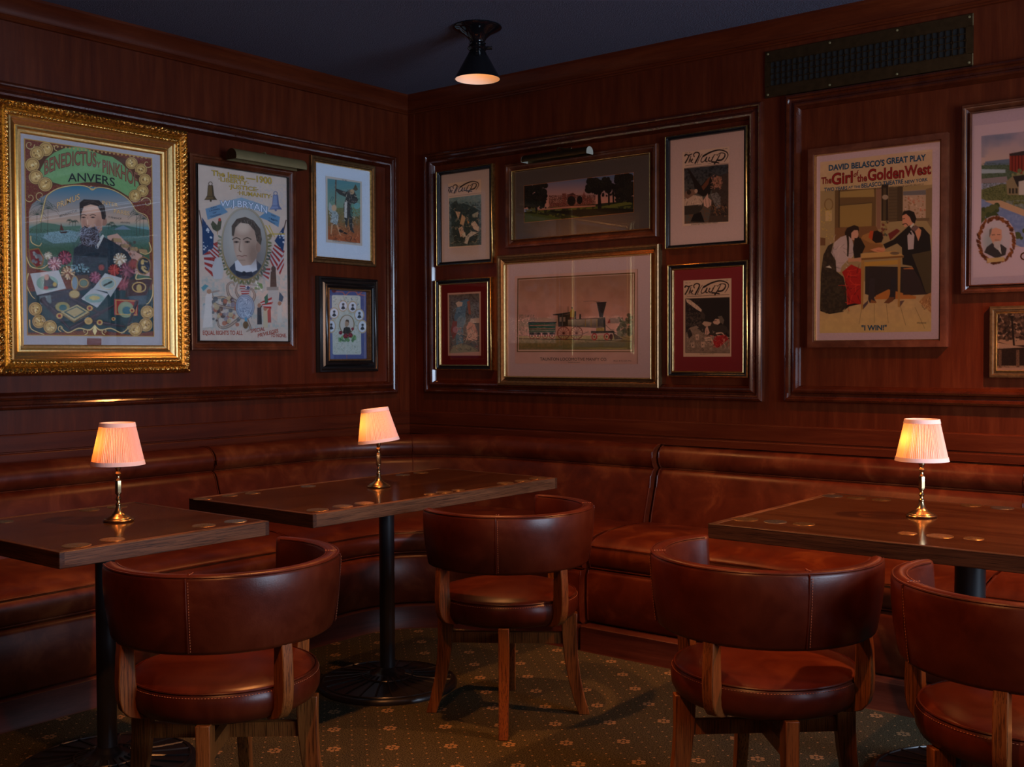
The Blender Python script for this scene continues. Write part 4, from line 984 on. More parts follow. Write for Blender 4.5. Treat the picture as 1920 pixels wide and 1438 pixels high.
A.E(341,985,56,74,(120,130,146)); A.E(341,985,52,70,(170,180,196)); A.ring(341,985,47,64,3,(120,130,150)); A.strokes(40,(305,930,378,1040),22,4,[(206,214,226),(116,128,150)],8); A.L([(345,1055),(345,1075)],14,(90,160,190)); A.E(343,1092,16,22,(120,92,60))
A.L([(300,850),(420,860),(430,885),(310,880)],4,(150,140,130)); 
YL=(196,160,60); DK=(70,54,30)
A.text('The Issue —1900',158,214,508,268,30,YL,DK,.055,.03,0,40); A.text('·LIBERTY·',198,248,372,274,24,YL,DK,.05,.02); A.text('·JUSTICE·',258,290,428,310,24,YL,DK,.05,.02); A.text('·HUMANITY·',308,328,508,352,24,YL,DK,.05,.02)
A.text('W.J.BRYAN',205,398,478,440,38,(206,212,226),(50,60,90),.06,.02,14,44)
for t,a in (('NO',(150,412,182,404)),('CROWN',(140,428,200,416)),('OF',(160,440,182,436)),('THORNS',(146,462,208,446)),('NO',(504,452,528,462)),('CROSS',(488,470,540,488)),('OF',(502,478,520,486)),('GOLD',(486,486,524,504))): A.text(t,*a,10,(30,50,80),None,0,.02)
A.text('EQUAL RIGHTS TO ALL',92,1146,324,1150,26,(170,70,50),(90,30,24),.04,.02); A.text('SPECIAL',372,1138,456,1126,22,(170,70,50),(90,30,24),.04,.02); A.text('PRIVILEGES',414,1166,534,1138,22,(170,70,50),(90,30,24),.04,.02); A.text('TO NONE.',490,1166,582,1168,22,(170,70,50),(90,30,24),.04,.02)
A.gain=.82; A.build('print',g,-1.477-cx,2.2395-z0,-.0095)

# ---- 3. cartoon in a wide pale mat (left wall)
g,(cx,z0)=picture('small colour cartoon of two figures in a wide pale blue-white mat','L',-.765,-.286,1.806,2.382,.030,.024,(M_bronze,M_gold),'bead',matboard((200,206,216)),lip=.006)
A=Art([(612,329),(679,341.5),(612,453.5),(680,461.5)],.270,.362,(206,190,176),.0017); A.fr(590,300,7.19)
m=A.mp([(182,245),(618,315),(618,1125),(182,1065)]); A.grad(m,300,640,(96,146,150),(130,156,130)); A.grad(np.minimum(m,A.rectm(100,640,700,1200)),640,1050,(130,130,84),(186,96,50)); A.clip=np.clip(m,0,1)
A.N(A.rectm(100,620,700,880),.5,.6,3,(74,100,62)); A.N(A.rectm(100,850,700,1120),.6,.5,4,(120,70,40))
A.L([(295,270),(288,620)],(16,14),(110,78,60)); A.strokes(14,(280,270,300,600),14,4,[(190,160,130),(60,40,36)],4)
A.P([(300,380),(430,430),(480,400),(540,420),(590,540),(560,600),(500,580),(520,700),(510,900),(545,990),(480,950),(460,760),(440,900),(470,960),(420,880),(400,740),(395,600),(430,500),(340,460),(290,410)],(60,60,58)); A.P([(410,560),(445,560),(440,780),(405,770)],(206,200,190)); A.P([(520,400),(555,330),(590,400),(560,420)],(90,80,60)); A.E(510,430,30,34,(196,160,120)); A.strokes(60,(400,400,590,900),34,7,[(214,200,176),(36,40,46),(150,140,130)],6)
A.E(575,620,44,40,(120,170,170)); A.N(A.rectm(490,600,620,760),.9,.7,6,(110,170,150),.5)
A.P([(205,560),(190,660),(240,720),(215,830),(310,870),(330,740),(290,680)],(170,178,176)); A.E(268,640,34,42,(214,176,140)); A.strokes(30,(200,680,330,870),30,6,[(90,110,120),(226,226,226),(60,60,60)],7); A.L([(240,870),(225,990)],(22,12),(206,160,120)); A.L([(310,880),(350,1010)],(22,12),(206,160,120)); A.L([(215,550),(240,490),(262,500),(240,545)],6,(60,90,100)); A.L([(350,950),(470,1010)],(40,8),(40,30,28)); A.strokes(30,(200,900,600,1080),60,6,[(60,40,30),(226,140,90)],8); A.clip=None
A.text('No. 302',378,276,440,290,18,(50,44,40)); A.text('IN THE SERIES, NO ONE IN HIS PLACE.',245,1092,560,1128,12,(60,50,44))
A.gain=.82; A.build('print',g,-.654-cx,2.283-z0,-.0095)

# ---- 4. dark frame with blue mat and paper-lace card (left wall)
g,(cx,z0)=picture('black and bronze deep frame with blue mat and a lacy card of small portraits','L',-.728,-.284,1.210,1.735,.062,.046,(M_blackf,M_bronze),'scoop',matboard((84,92,140)),lip=.012)
A=Art([(612,536.6),(688,543),(613,681.5),(690,680.5)],.306,.420,(84,92,140),.0016); A.fr(590,510,7.19)
A.L([(250,260),(380,270),(415,315),(480,265),(560,270),(590,310),(660,250)],(12,14),(190,110,96),1,True); A.L([(590,305),(675,320)],14,(190,110,96)); A.E(265,240,34,36,(110,40,50)); A.L([(210,320),(220,600),(240,1200)],(30,46),(120,130,170),.6,True); A.L([(440,1110),(440,1220)],10,(150,100,100))
A.P([(234,318),(250,306),(600,322),(620,338),(636,1095),(625,1112),(262,1112),(248,1098)],(196,200,190)); m=A.mp([(250,322),(605,338),(620,1098),(262,1098)]); A.clip=np.clip(m,0,1); A.strokes(420,(240,320,630,1100),26,4,[(130,150,150),(226,226,220),(160,150,120),(120,140,120)],9,.9); A.blobs(60,(250,330,620,460),8,[(90,120,150),(206,206,196)],.8,3); A.clip=None
for x,y,rx,ry,rt in ((387,455,60,72,0),(515,470,60,76,0),(265,550,62,74,-20),(605,578,62,78,15),(225,725,60,88,0),(648,735,60,86,10)):
    A.E(x,y,rx*1.08,ry*1.06,(190,170,140)); A.E(x,y,rx*.86,ry*.86,(214,220,230)); A.E(x+3,y-16,15,20,(120,116,116)); A.P([(x-28,y+34),(x-10,y+4),(x+14,y+4),(x+34,y+36),(x,y+48)],(50,54,60)); A.E(x+3,y-26,17,12,(60,60,64))
A.E(440,705,104,132,(140,120,80)); A.E(440,705,90,122,(206,200,190)); A.P([(385,810),(400,750),(430,735),(480,745),(498,800),(470,830),(400,830)],(46,50,46)); A.P([(412,690),(420,650),(450,638),(468,660),(468,710),(445,735),(415,730)],(176,146,120)); A.P([(418,660),(435,636),(465,645),(472,690),(455,670)],(90,70,54))
A.blobs(50,(330,860,560,930),12,[(96,150,90),(130,170,110),(70,120,80)],.9,4,1.6,80)
for x,y,r in ((425,860,36),(488,850,34),(355,815,26),(518,765,20)): flowerh(A,x,y,r,[(160,40,60),(190,70,86),(120,24,44)],int(x),9)
A.gain=.82; A.build('print',g,-.657-cx,1.679-z0,-.0095)

# ---- magazine masthead drawn with a pen
def wasp_mast(A,pt,k=1.0,ink_=(22,18,18)):
    S=lambda pts,w: A.L([pt(*p) for p in pts],(w[0]*k*1.35+1,w[1]*k*1.35+1),ink_,1,True)
    S([(120,235),(135,215),(180,225),(235,205)],(18,10)); S([(190,225),(160,290),(125,350)],(14,16)); S([(215,240),(185,340)],(8,12)); S([(190,310),(210,285),(215,335)],(9,9)); S([(222,325),(245,300),(240,285),(222,330),(250,350)],(8,8))
    S([(270,250),(262,210),(300,180),(345,190),(350,225),(320,290),(285,355)],(12,18)); S([(400,205),(350,280),(320,355)],(5,7))
    S([(480,205),(420,235),(380,310),(395,340),(440,315),(475,255),(455,320),(480,330)],(8,14)); S([(520,260),(500,315),(540,320),(575,260)],(12,8)); S([(600,215),(560,300),(535,325),(515,315)],(8,12))
    S([(420,240),(540,175),(680,140),(790,170),(820,225),(790,290),(760,330)],(22,5)); S([(640,225),(700,190),(765,200),(765,250),(720,300),(660,310)],(6,22)); S([(700,190),(650,290),(600,365)],(8,18)); S([(560,335),(620,340),(670,352)],(20,14)); S([(560,265),(620,215),(655,240)],(4,4))
def cover(quad,w,h,pt,box,bgc=(222,190,168),res=.0016):
    A=Art(quad,w,h,bgc,res); return A
# ---- 5-8 covers (right wall)
g,(cx,z0)=picture('magazine cover of tumbling figures, pale mat, thin black and gilt frame','R',.250,.668,1.813,2.360,.024,.030,(M_blackf,None),'bead',matboard((227,209,203)),lip=.010,edge=M_gold)
A=Art([(839.6,344),(902,335.7),(839.6,466),(902,460)],.250,.371,(214,186,166),.0016); A.fr(810,300,7.19)
wasp_mast(A,lambda x,y:(118+x*.62,215+y*.62+ (-.06)*(x-450)),.65); A.L([(225,492),(662,440)],3,(90,70,60))
m=A.mp([(226,515),(660,460),(660,1140),(228,1172)]); A.grad(m,480,1150,(110,140,142),(84,100,92)); A.clip=np.clip(m,0,1)
A.N(A.rectm(200,450,700,640),.3,.5,3,(160,170,160)); A.N(A.rectm(200,560,700,1200),.45,.85,5,(30,40,36)); A.P([(240,600),(300,560),(330,540),(350,600),(420,580),(480,600),(560,640),(640,680),(600,1100),(300,1120),(260,900)],(40,50,44),.8)
for q,c in (([(310,690),(380,700),(350,800)],(206,180,150)),([(400,730),(450,780),(420,880),(370,860)],(200,170,130)),([(520,860),(570,820),(630,900),(620,960),(560,930)],(226,190,170)),([(350,920),(400,890),(440,1000),(380,1040)],(206,176,150)),([(400,1000),(440,970),(450,1030),(410,1040)],(226,200,180)),([(450,1030),(520,960),(620,970),(500,1040),(470,1130),(430,1120)],(196,190,176)),([(540,730),(620,690),(610,770),(540,760)],(170,170,150)),([(470,800),(500,840),(480,860)],(206,150,90))): A.P(q,c)
A.strokes(130,(250,640,640,1120),34,6,[(24,28,28),(150,150,130),(90,100,84),(190,170,140)],4); A.clip=None
A.gain=1.45; A.build('print',g,.326-cx,2.285-z0,-.0095)
g,(cx,z0)=picture('colour print of tall robed figure in a dark red mat, nearest the corner','R',.239,.657,1.217,1.735,.024,.030,(M_blackf,M_goldl),'bead',matboard((127,20,22)),lip=.008,edge=M_gold)
A=Art([(838.9,549.8),(900.8,546),(838.9,667),(900.8,667)],.250,.360,(196,160,146),.0016); A.fr(810,510,7.567)
m=A.mp([(238,325),(665,300),(665,1130),(240,1150)]); A.put(m,(110,104,100)); A.clip=np.clip(m,0,1); A.N(A.rectm(200,300,700,700),.4,.8,3,(60,50,48)); A.P([(340,520),(380,420),(490,380),(520,400),(470,560),(470,700),(430,800),(440,1150),(340,1150),(330,850),(310,640)],(90,122,146)); A.strokes(50,(330,420,480,1100),60,8,[(60,84,104),(130,160,180)],5,.8); A.P([(330,440),(370,415),(430,430),(420,480),(360,500)],(196,176,160))
A.P([(490,420),(530,400),(545,600),(515,600)],(150,84,50)); A.N(A.rectm(545,430,665,660),.6,.7,6,(140,150,160)); A.P([(540,660),(665,650),(665,720),(530,720)],(190,170,156)); A.P([(480,780),(520,700),(600,740),(640,860),(640,960),(560,980),(500,920)],(196,150,130)); A.P([(260,840),(290,690),(350,700),(340,880),(290,960)],(140,70,60)); A.E(325,820,36,46,(170,120,130)); A.P([(500,880),(560,800),(640,900),(600,960),(470,970)],(206,170,150)); A.P([(290,1050),(420,1010),(560,1060),(640,1100),(640,1150),(240,1150)],(150,146,120)); A.strokes(120,(250,780,650,1120),36,6,[(40,36,36),(196,180,160),(70,90,100),(160,90,70)],8,.9); A.clip=None
A.text('No. 291',410,298,470,292,10,(60,50,44)); A.gain=1.45; A.build('print',g,.319-cx,1.658-z0,-.0095)
g,(cx,z0)=picture('magazine cover with a dark eagle, wide pale mat, upper right of the group','R',1.772,2.214,1.817,2.370,.020,.030,(M_blackf,None),'bead',matboard((234,209,208)),lip=.008,edge=M_gold)
A=Art([(1279,285.7),(1367,274),(1279,424),(1367,417)],.254,.359,(214,184,170),.0016); A.fr(1270,265,8.716)
wasp_mast(A,lambda x,y:(x,y)); A.L([(110,440),(830,355)],5,(40,36,36)); A.text('No. 5',125,200,205,190,18,(60,50,46)); A.text('Jan. 1892.',735,130,815,122,16,(60,50,46)); A.text('SAN FRANCISCO · · · · · CAL.',130,404,560,366,16,(60,50,46))
m=A.mp([(108,445),(828,368),(828,1310),(112,1345)]); A.grad(m,440,900,(66,70,78),(90,86,80)); A.clip=np.clip(m,0,1); A.N(A.rectm(100,380,840,800),.3,.9,3,(20,20,26)); A.N(A.rectm(100,950,840,1380),.4,.8,5,(120,76,48)); A.P([(560,620),(840,500),(840,1340),(500,1340),(560,1000)],(70,54,46),.8); A.P([(110,1040),(420,1030),(400,1100),(330,1180),(110,1200)],(60,52,46))
A.P([(160,450),(210,480),(290,600),(380,720),(500,600),(560,560),(560,700),(530,860),(420,900),(300,840),(250,660)],(34,26,24)); A.P([(390,740),(500,600),(530,580),(500,700),(420,800)],(110,64,44)); A.P([(560,640),(640,560),(715,580),(720,740),(600,760)],(150,110,90)); A.strokes(60,(560,560,720,760),40,7,[(30,24,24),(196,140,120)],4)
A.P([(110,940),(230,870),(400,900),(420,990),(390,1030),(110,1050)],(190,166,150)); A.strokes(24,(120,900,400,1030),60,5,[(90,70,64),(226,200,184)],6,.9,.3); A.P([(110,900),(130,820),(220,780),(320,790),(300,850),(160,940)],(130,100,84)); A.E(185,830,36,40,(60,44,38)); A.E(300,810,26,34,(190,160,140))
A.P([(420,960),(460,900),(490,850),(500,920),(550,960),(545,1040),(490,1085),(430,1050)],(206,170,156)); A.L([(450,930),(470,1060)],5,(60,44,44)); A.L([(510,940),(520,1050)],6,(60,44,44)); A.P([(540,860),(640,830),(700,900),(700,1080),(640,1100),(580,980)],(130,124,122)); A.N(A.rectm(560,800,840,1200),.6,.8,8,(50,40,36)); A.P([(210,1310),(260,1190),(380,1150),(440,1320)],(26,20,20)); A.strokes(60,(560,1050,800,1220),40,8,[(24,20,20),(170,120,84)],9); A.clip=None
A.text('DISASTER FROM C.N. WEST.',225,1368,665,1335,18,(40,34,34)); A.gain=1.45; A.build('print',g,1.860-cx,2.285-z0,-.0095)
g,(cx,z0)=picture('magazine cover of figures clutching red cloth, in a dark red mat','R',1.787,2.218,1.193,1.742,.022,.030,(M_blackf,M_goldl),'bead',matboard((159,50,58)),lip=.008,edge=M_gold)
A=Art([(1281,526),(1370.7,521),(1281,669),(1370.7,668)],.259,.371,(216,180,158),.0016); A.fr(1270,510,8.459)
wasp_mast(A,lambda x,y:(x*.985,y*.97+4-(x-450)*.02)); A.text('No. 5',125,180,205,172,16,(60,50,46)); A.text('Jan. 1892.',720,138,805,130,14,(60,50,46)); A.L([(130,395),(820,350)],5,(90,70,60)); A.text('SAN FRANCISCO · · · · · CAL.',130,372,560,345,16,(60,50,46)); A.text('AN ILLUSTRATED WEEKLY JOURNAL PUBLISHED IN SAN FRANCISCO',150,392,810,358,12,(60,50,46))
m=A.mp([(125,422),(822,395),(826,1280),(128,1280)]); A.put(m,(34,28,28)); A.clip=np.clip(m,0,1); A.N(A.rectm(100,640,400,860),.5,.8,3,(100,84,74)); A.P([(128,1280),(128,980),(200,880),(300,850),(380,900),(520,1000),(826,1060),(826,1280)],(150,128,112)); A.N(A.rectm(120,900,830,1280),.4,.5,4,(100,84,72)); A.P([(132,430),(200,440),(330,540),(388,600),(375,630),(300,590),(150,480)],(206,180,160)); A.strokes(30,(150,440,350,600),30,3,[(110,90,80)],5,.9,.3)
A.P([(380,600),(440,680),(430,760),(370,720)],(70,56,50)); A.P([(390,830),(400,790),(450,775),(560,790),(600,740),(650,735),(670,790),(640,850),(700,830),(780,860),(800,950),(640,990),(500,1010),(400,960),(310,900)],(60,52,48)); A.P([(560,790),(600,738),(660,740),(675,800),(640,830),(580,820)],(206,170,150)); A.L([(580,770),(615,765)],9,(24,20,20)); A.E(655,795,10,18,(226,190,170)); A.P([(640,700),(700,690),(740,760),(720,830),(680,790)],(110,96,84)); A.P([(390,820),(420,780),(470,785),(540,800),(520,850),(440,860)],(190,160,140)); A.P([(430,980),(440,900),(470,840),(490,900),(510,960),(480,995)],(206,166,150)); A.L([(465,910),(462,980)],6,(60,50,50))
A.P([(560,1100),(590,1020),(640,1000),(760,990),(810,1060),(760,1100),(700,1160),(640,1200),(590,1180)],(170,40,44)); A.strokes(36,(450,980,820,1190),56,8,[(226,190,170),(40,26,26),(206,80,80)],7,.9)
for pts in ([(440,1050),(520,1040),(560,1100)],[(450,1080),(540,1080),(570,1140)],[(620,970),(700,960),(740,1000)]): A.L(pts,(26,10),(216,180,160),1,True)
for x,y in ((240,1160),(400,1150),(310,1030)): A.P([(x-26,y-40),(x+28,y-46),(x+30,y+40),(x-20,y+46)],(200,170,150)); A.E(x,y,9,10,(40,30,30))
A.strokes(80,(140,900,620,1260),36,6,[(50,42,40),(190,166,148)],10,.8); A.P([(150,940),(200,900),(240,1000),(180,1060)],(50,42,38)); A.clip=None
Q=[(125,422),(822,395),(826,1280),(128,1280)]; A.L(Q+[Q[0]],5,(30,26,26)); A.text('THE WIZARD OF THE WEST',355,1308,585,1300,12,(60,50,46)); A.gain=1.45; A.build('print',g,1.866-cx,1.662-z0,-.0095)

# ---- 9. panoramic park view (right wall)
g,(cx,z0)=picture('long dark view of park trees and a house, grey mat, above the locomotive print','R',.768,1.728,1.885,2.342,.040,.038,(M_brown,M_goldl),'step',matboard((104,95,94)),lip=.006)
A=Art([(981.6,347),(1188,324.4),(981.6,417),(1188,399.5)],.704,.202,(120,140,180),.0019); A.fr(960,250,6.4)
A.grad(A.rectm(100,400,1500,900),540,800,(92,112,150),(190,142,130)); A.N(A.rectm(440,740,1000,900),1.2,.9,3,(90,50,44),.42)
for x0_,x1_,y0_,y1_ in ((600,650,720,880),(660,760,730,880),(845,880,740,860),(780,850,770,870),(450,600,830,890),(890,960,780,870)): A.P([(x0_,y0_),(x1_,y0_),(x1_,y1_),(x0_,y1_)],(104,56,48)); A.N(A.rectm(x0_,y0_,x1_,y1_),2.2,.8,5,(176,110,100),.6)
A.P([(845,745),(862,700),(880,745)],(140,80,80)); A.P([(655,740),(730,712),(765,745)],(80,44,40))
A.P([(130,940),(500,880),(900,860),(1460,810),(1460,1100),(130,1100)],(34,42,20)); A.N(A.rectm(130,880,1460,1100),.18,.9,7,(84,92,36),.5); A.P([(150,950),(300,960),(560,1010),(600,1060),(150,1080)],(64,80,34)); A.P([(300,905),(700,872),(1000,866),(1000,880),(600,900),(320,918)],(176,120,104)); A.P([(1080,880),(1420,820),(1440,860),(1150,900)],(96,100,40)); A.P([(400,930),(1200,900),(1460,920),(1460,960),(800,1000)],(14,16,10))
def tree(x0_,y0_,x1_,y1_,n,sd):
    A.blobs(n,(x0_,y0_,x1_,y1_),30,[(10,10,10),(18,18,14),(26,24,18)],1,sd); A.N(A.rectm(x0_,y0_,x1_,y1_),1.5,.5,sd,(60,60,56),.66)
tree(130,600,400,860,150,3); tree(900,550,1200,690,90,4); tree(1240,510,1450,820,130,5); A.L([(290,800),(290,910)],26,(10,10,10)); A.L([(1040,640),(1050,890)],(26,44),(12,10,10)); A.L([(1160,700),(1160,860)],22,(12,10,10)); A.L([(1210,650),(1215,840)],20,(12,10,10)); A.blobs(40,(960,660,1240,760),16,[(14,12,12)],1,6); A.E(810,800,34,50,(24,18,16)); A.E(710,810,50,60,(30,20,18)); A.blobs(40,(160,780,420,890),16,[(14,12,12),(24,20,18)],1,8)
A.fr(0,0,1); Q=[(981.6,347),(1188,324.4),(1188,399.5),(981.6,417)]; A.L(Q+[Q[0]],1.1,(176,120,80)); A.gain=1.45; A.build('print',g,.878-cx,2.219-z0,-.0095)

# ---- 10. locomotive lithograph (right wall)
g,(cx,z0)=picture('large locomotive lithograph with green tender, pale mat and bronze frame','R',.708,1.741,1.135,1.848,.044,.040,(M_bronze,M_goldl),'step',matboard((232,209,217)),lip=.008)
A=Art([(964.7,516.7),(1195.7,505.4),(964.7,681),(1195,684)],.792,.478,(196,164,160),.0019); A.fr(960,500,7.188)
A.N(A.rectm(0,0,1869,1400),.05,.3,3,(214,186,180))
A.P([(70,150),(1655,85),(1640,1160),(60,1145)],(104,76,34)); A.P([(86,168),(1640,102),(1626,1148),(74,1132)],(206,178,166)); A.P([(92,176),(1632,110),(1612,1126),(84,1114)],(186,148,128)); m=A.mp([(92,176),(1632,110),(1612,1126),(84,1114)]); A.clip=np.clip(m,0,1)
A.grad(m,150,700,(160,124,104),(206,160,146)); A.N(m,.06,.4,5,(150,110,90)); A.N(A.rectm(90,640,300,930),.5,.7,6,(96,104,84)); A.P([(90,740),(220,700),(420,680),(700,720),(700,800),(90,800)],(160,140,120),.6)
A.grad(A.rectm(60,930,1640,1140),940,1130,(176,156,110),(120,104,66)); A.N(A.rectm(60,980,1640,1140),.35,.6,8,(96,104,64)); A.P([(560,1080),(800,1040),(1200,1020),(1640,1030),(1640,1130),(540,1130)],(120,120,80),.7)
A.blobs(60,(1420,700,1600,930),22,[(104,108,84),(84,88,66),(150,140,120)],.9,4); A.blobs(30,(1560,660,1620,920),22,[(70,74,56)],.9,5); A.P([(1300,700),(1440,700),(1440,770),(1310,770)],(150,130,120)); A.P([(1280,770),(1310,705),(1320,760)],(150,50,44))
A.L([(60,965),(900,985),(1640,1015)],9,(50,40,34)); A.L([(1430,940),(1640,990)],5,(90,76,50))
A.P([(215,745),(585,748),(580,885),(225,885)],(26,76,46)); A.L([(220,748),(590,748)],14,(20,24,22)); A.L([(235,788),(575,785)],7,(170,84,50)); A.L([(235,835),(575,835)],7,(170,84,50)); A.L([(230,862),(580,862)],4,(190,150,120))
for x in (265,345,440,535): A.ring(x,930,38,40,9,(150,50,44)); A.E(x,930,10,10,(60,30,26)); A.E(x,900,40,16,(36,40,36))
A.P([(610,650),(760,640),(860,600),(860,800),(620,810)],(60,50,42)); A.P([(545,640),(770,612),(850,600),(850,618),(640,655),(550,650)],(40,40,36)); 
for x in (650,700): A.P([(x-14,680),(x+14,678),(x+14,740),(x-14,740)],(150,130,116))
A.P([(780,600),(815,560),(840,600),(830,720),(780,720)],(170,140,60)); A.P([(775,680),(830,680),(830,710),(775,710)],(120,50,40)); A.E(806,555,10,14,(60,50,40)); A.L([(752,540),(752,640)],7,(60,50,40))
A.grad(A.mp([(750,712),(1250,700),(1250,820),(750,800)]),700,820,(170,150,130),(70,60,54)); 
for x in (985,1060,1140): A.L([(x,704),(x,812)],9,(150,116,44))
A.P([(1150,700),(1235,695),(1250,700),(1250,820),(1150,815)],(70,60,56)); A.L([(1240,700),(1245,880)],26,(34,28,28)); A.L([(740,712),(1230,698)],8,(50,44,40)); A.P([(905,640),(925,640),(930,712),(900,712)],(60,54,50))
A.P([(1140,488),(1265,482),(1262,520),(1228,640),(1225,690),(1170,690),(1168,640),(1145,530)],(58,50,46)); A.L([(1140,490),(1265,484)],14,(40,34,34)); A.L([(1168,640),(1228,640)],6,(90,76,66))
for x,r in ((690,86),(865,86)): A.ring(x,895,r,r+4,12,(130,60,54)); [A.L([(x,895),(x+(r-10)*math.cos(k*.524),895+(r-8)*math.sin(k*.524))],5,(120,54,48)) for k in range(12)]; A.E(x,895,16,16,(90,44,40))
A.L([(640,928),(900,930),(1020,880)],9,(120,104,96)); A.L([(760,800),(1240,830)],10,(44,38,36)); A.P([(1130,830),(1240,825),(1235,900),(1130,900)],(160,126,54)); A.P([(1060,870),(1360,870),(1400,900),(1060,905)],(50,44,40))
for x in (1105,1270): A.ring(x,948,40,48,16,(170,44,40)); A.E(x,948,12,14,(90,30,28))
A.E(1330,950,24,44,(80,34,32)); A.P([(1350,890),(1490,985),(1380,990)],(60,50,44)); [A.L([(1370+10*k,890),(1375+22*k,990)],4,(120,100,80)) for k in range(6)]; A.L([(1255,790),(1330,860),(1370,860)],6,(60,50,44)); A.L([(960,470),(1090,465),(1190,480)],(4,8),(130,110,104)); A.clip=None
A.L([(1688,40),(1680,1320)],7,(110,70,50)); A.text('TAUNTON LOCOMOTIVE MANF\'Y CO.',372,1262,1275,1274,42,(50,40,46)); A.text('TAUNTON MASS.',748,1298,915,1300,14,(66,54,60)); A.text('Boyer & Co. Lith. Phil.',1365,1282,1605,1285,16,(80,66,66)); A.gain=1.45; A.build('print',g,.813-cx,1.732-z0,-.0095)

# ---- 11. theatre poster (right wall)
g,(cx,z0)=picture('theatre play poster with three figures at a small table, red-brown frame','R',2.514,3.125,1.331,2.220,.030,.030,(M_redf,M_goldl),'flat',matboard((240,216,231)),lip=.004)
A=Art([(1537,304),(1747,280),(1537,625),(1747,621)],.493,.764,(206,184,148),.0018)
T=lambda:A.fr(1520,270,7.3846); Bo=lambda:A.fr(1520,440,6.846)
T(); A.grad(A.rectm(100,0,1900,3000),100,640,(206,180,156),(196,172,130)); A.N(A.rectm(100,0,1900,900),.15,.3,3,(224,196,160))
A.P([(130,650),(1690,560),(1690,1900),(130,1900)],(166,144,104)); A.P([(330,640),(900,610),(900,1180),(330,1180)],(116,90,56)); A.P([(400,660),(870,620),(880,740),(400,770)],(170,144,88)); A.P([(400,740),(880,730),(880,790),(400,815)],(120,92,56)); A.P([(400,850),(845,815),(840,1140),(400,1150)],(160,132,76)); A.L([(390,650),(390,1160)],12,(56,42,28)); A.L([(400,850),(845,812)],7,(70,54,34))
A.P([(900,620),(975,600),(965,1180),(910,1180)],(150,112,90)); A.P([(975,560),(1070,550),(1075,1060),(975,1060)],(56,42,32)); A.P([(1000,600),(1040,600),(1040,1060),(1000,1060)],(90,74,50)); A.E(1028,735,42,34,(170,150,130)); A.blobs(30,(980,1070,1060,1260),14,[(70,84,70),(120,60,50),(150,130,80)],.9,3); A.P([(1075,600),(1270,590),(1270,1060),(1075,1080)],(104,84,60)); [A.L([(1080,y),(1265,y-10)],4,(70,54,40)) for y in range(640,1060,44)]; A.P([(1195,590),(1270,585),(1270,1060),(1195,1060)],(84,66,46)); A.P([(1275,650),(1590,630),(1590,1030),(1275,1030)],(186,160,140)); A.blobs(90,(1285,700,1580,1020),11,[(186,110,84),(150,116,80),(206,180,160)],.8,4); A.P([(1275,655),(1590,635),(1590,700),(1275,710)],(120,116,120)); A.P([(1590,620),(1690,600),(1690,1200),(1590,1040)],(140,116,84)); A.P([(1270,1030),(1640,1020),(1640,1060),(1270,1060)],(120,96,70))
A.ring(245,835,64,84,16,(140,112,70)); A.P([(200,920),(290,915),(290,1060),(200,1065)],(196,172,130)); A.blobs(50,(135,880,310,1320),9,[(206,180,90),(176,160,100)],.7,6); A.P([(130,1290),(200,1300),(200,1403),(130,1403)],(120,84,56)); A.P([(330,1160),(900,1130),(960,1250),(960,1500),(330,1500)],(130,92,58))
Bo(); A.grad(A.rectm(60,740,1600,1300),740,1260,(192,164,124),(202,178,124)); A.N(A.rectm(60,760,1600,1300),.12,.3,8,(226,200,140))
for (a,b) in (((655,960),(625,1145)),((820,890),(822,1130)),((975,890),(1000,1130)),((1160,930),(1225,1160)),((1345,930),(1470,1200)),((490,960),(480,1010))): A.L([a,b],(4,3),(110,80,54))
A.P([(700,400),(1540,420),(1540,760),(1200,780),(840,800),(700,760)],(54,44,44)); A.P([(840,780),(1000,700),(1360,790),(1350,820),(820,830)],(190,124,60)); A.P([(1170,440),(1540,400),(1540,760),(1190,770)],(60,44,44)); A.P([(1190,430),(1370,410),(1345,440),(1200,440)],(190,120,70))
# girl on the left
T(); A.P([(480,1210),(520,1150),(600,1120),(660,1140),(668,1190),(640,1230),(520,1230)],(46,32,26)); A.P([(470,1220),(500,1160),(560,1150),(580,1230),(560,1330),(500,1350),(475,1280)],(46,30,24)); A.P([(560,1230),(600,1190),(650,1190),(660,1250),(645,1300),(600,1330),(560,1320)],(206,160,140)); A.L([(500,1320),(505,1400),(500,1480)],(34,26),(60,42,26)); 
Bo(); A.P([(260,230),(300,100),(380,30),(470,0),(530,60),(560,180),(540,280),(470,330),(400,400),(380,480),(330,470),(320,330)],(190,172,172)); A.strokes(26,(270,40,520,440),70,6,[(120,104,108),(216,200,196)],4,.8,.4); A.P([(480,300),(590,300),(640,270),(660,300),(650,350),(600,340),(480,350)],(196,150,120)); A.L([(470,0),(480,120),(475,270)],(32,20),(50,36,24),1,True)
A.P([(560,60),(620,20),(640,120),(640,290),(560,300),(540,180)],(40,30,26)); A.P([(290,100),(220,140),(160,260),(130,500),(120,960),(200,1010),(400,990),(470,920),(460,700),(420,540),(330,470),(320,330),(260,230)],(54,44,34)); A.N(A.mp([(290,100),(160,260),(120,960),(200,1010),(400,990),(460,700),(330,470)]),.25,.6,9,(90,76,56)); A.P([(190,415),(240,395),(270,430)],(226,206,190))
A.P([(400,480),(520,380),(650,440),(650,890),(560,900),(470,900),(460,700),(430,540)],(176,34,28)); A.strokes(24,(440,440,640,880),120,12,[(110,18,18),(206,60,44)],5,.8,.3); A.P([(470,900),(560,880),(640,890),(500,920),(420,980),(200,1010),(130,960),(120,980),(240,1020),(420,990)],(34,26,24))
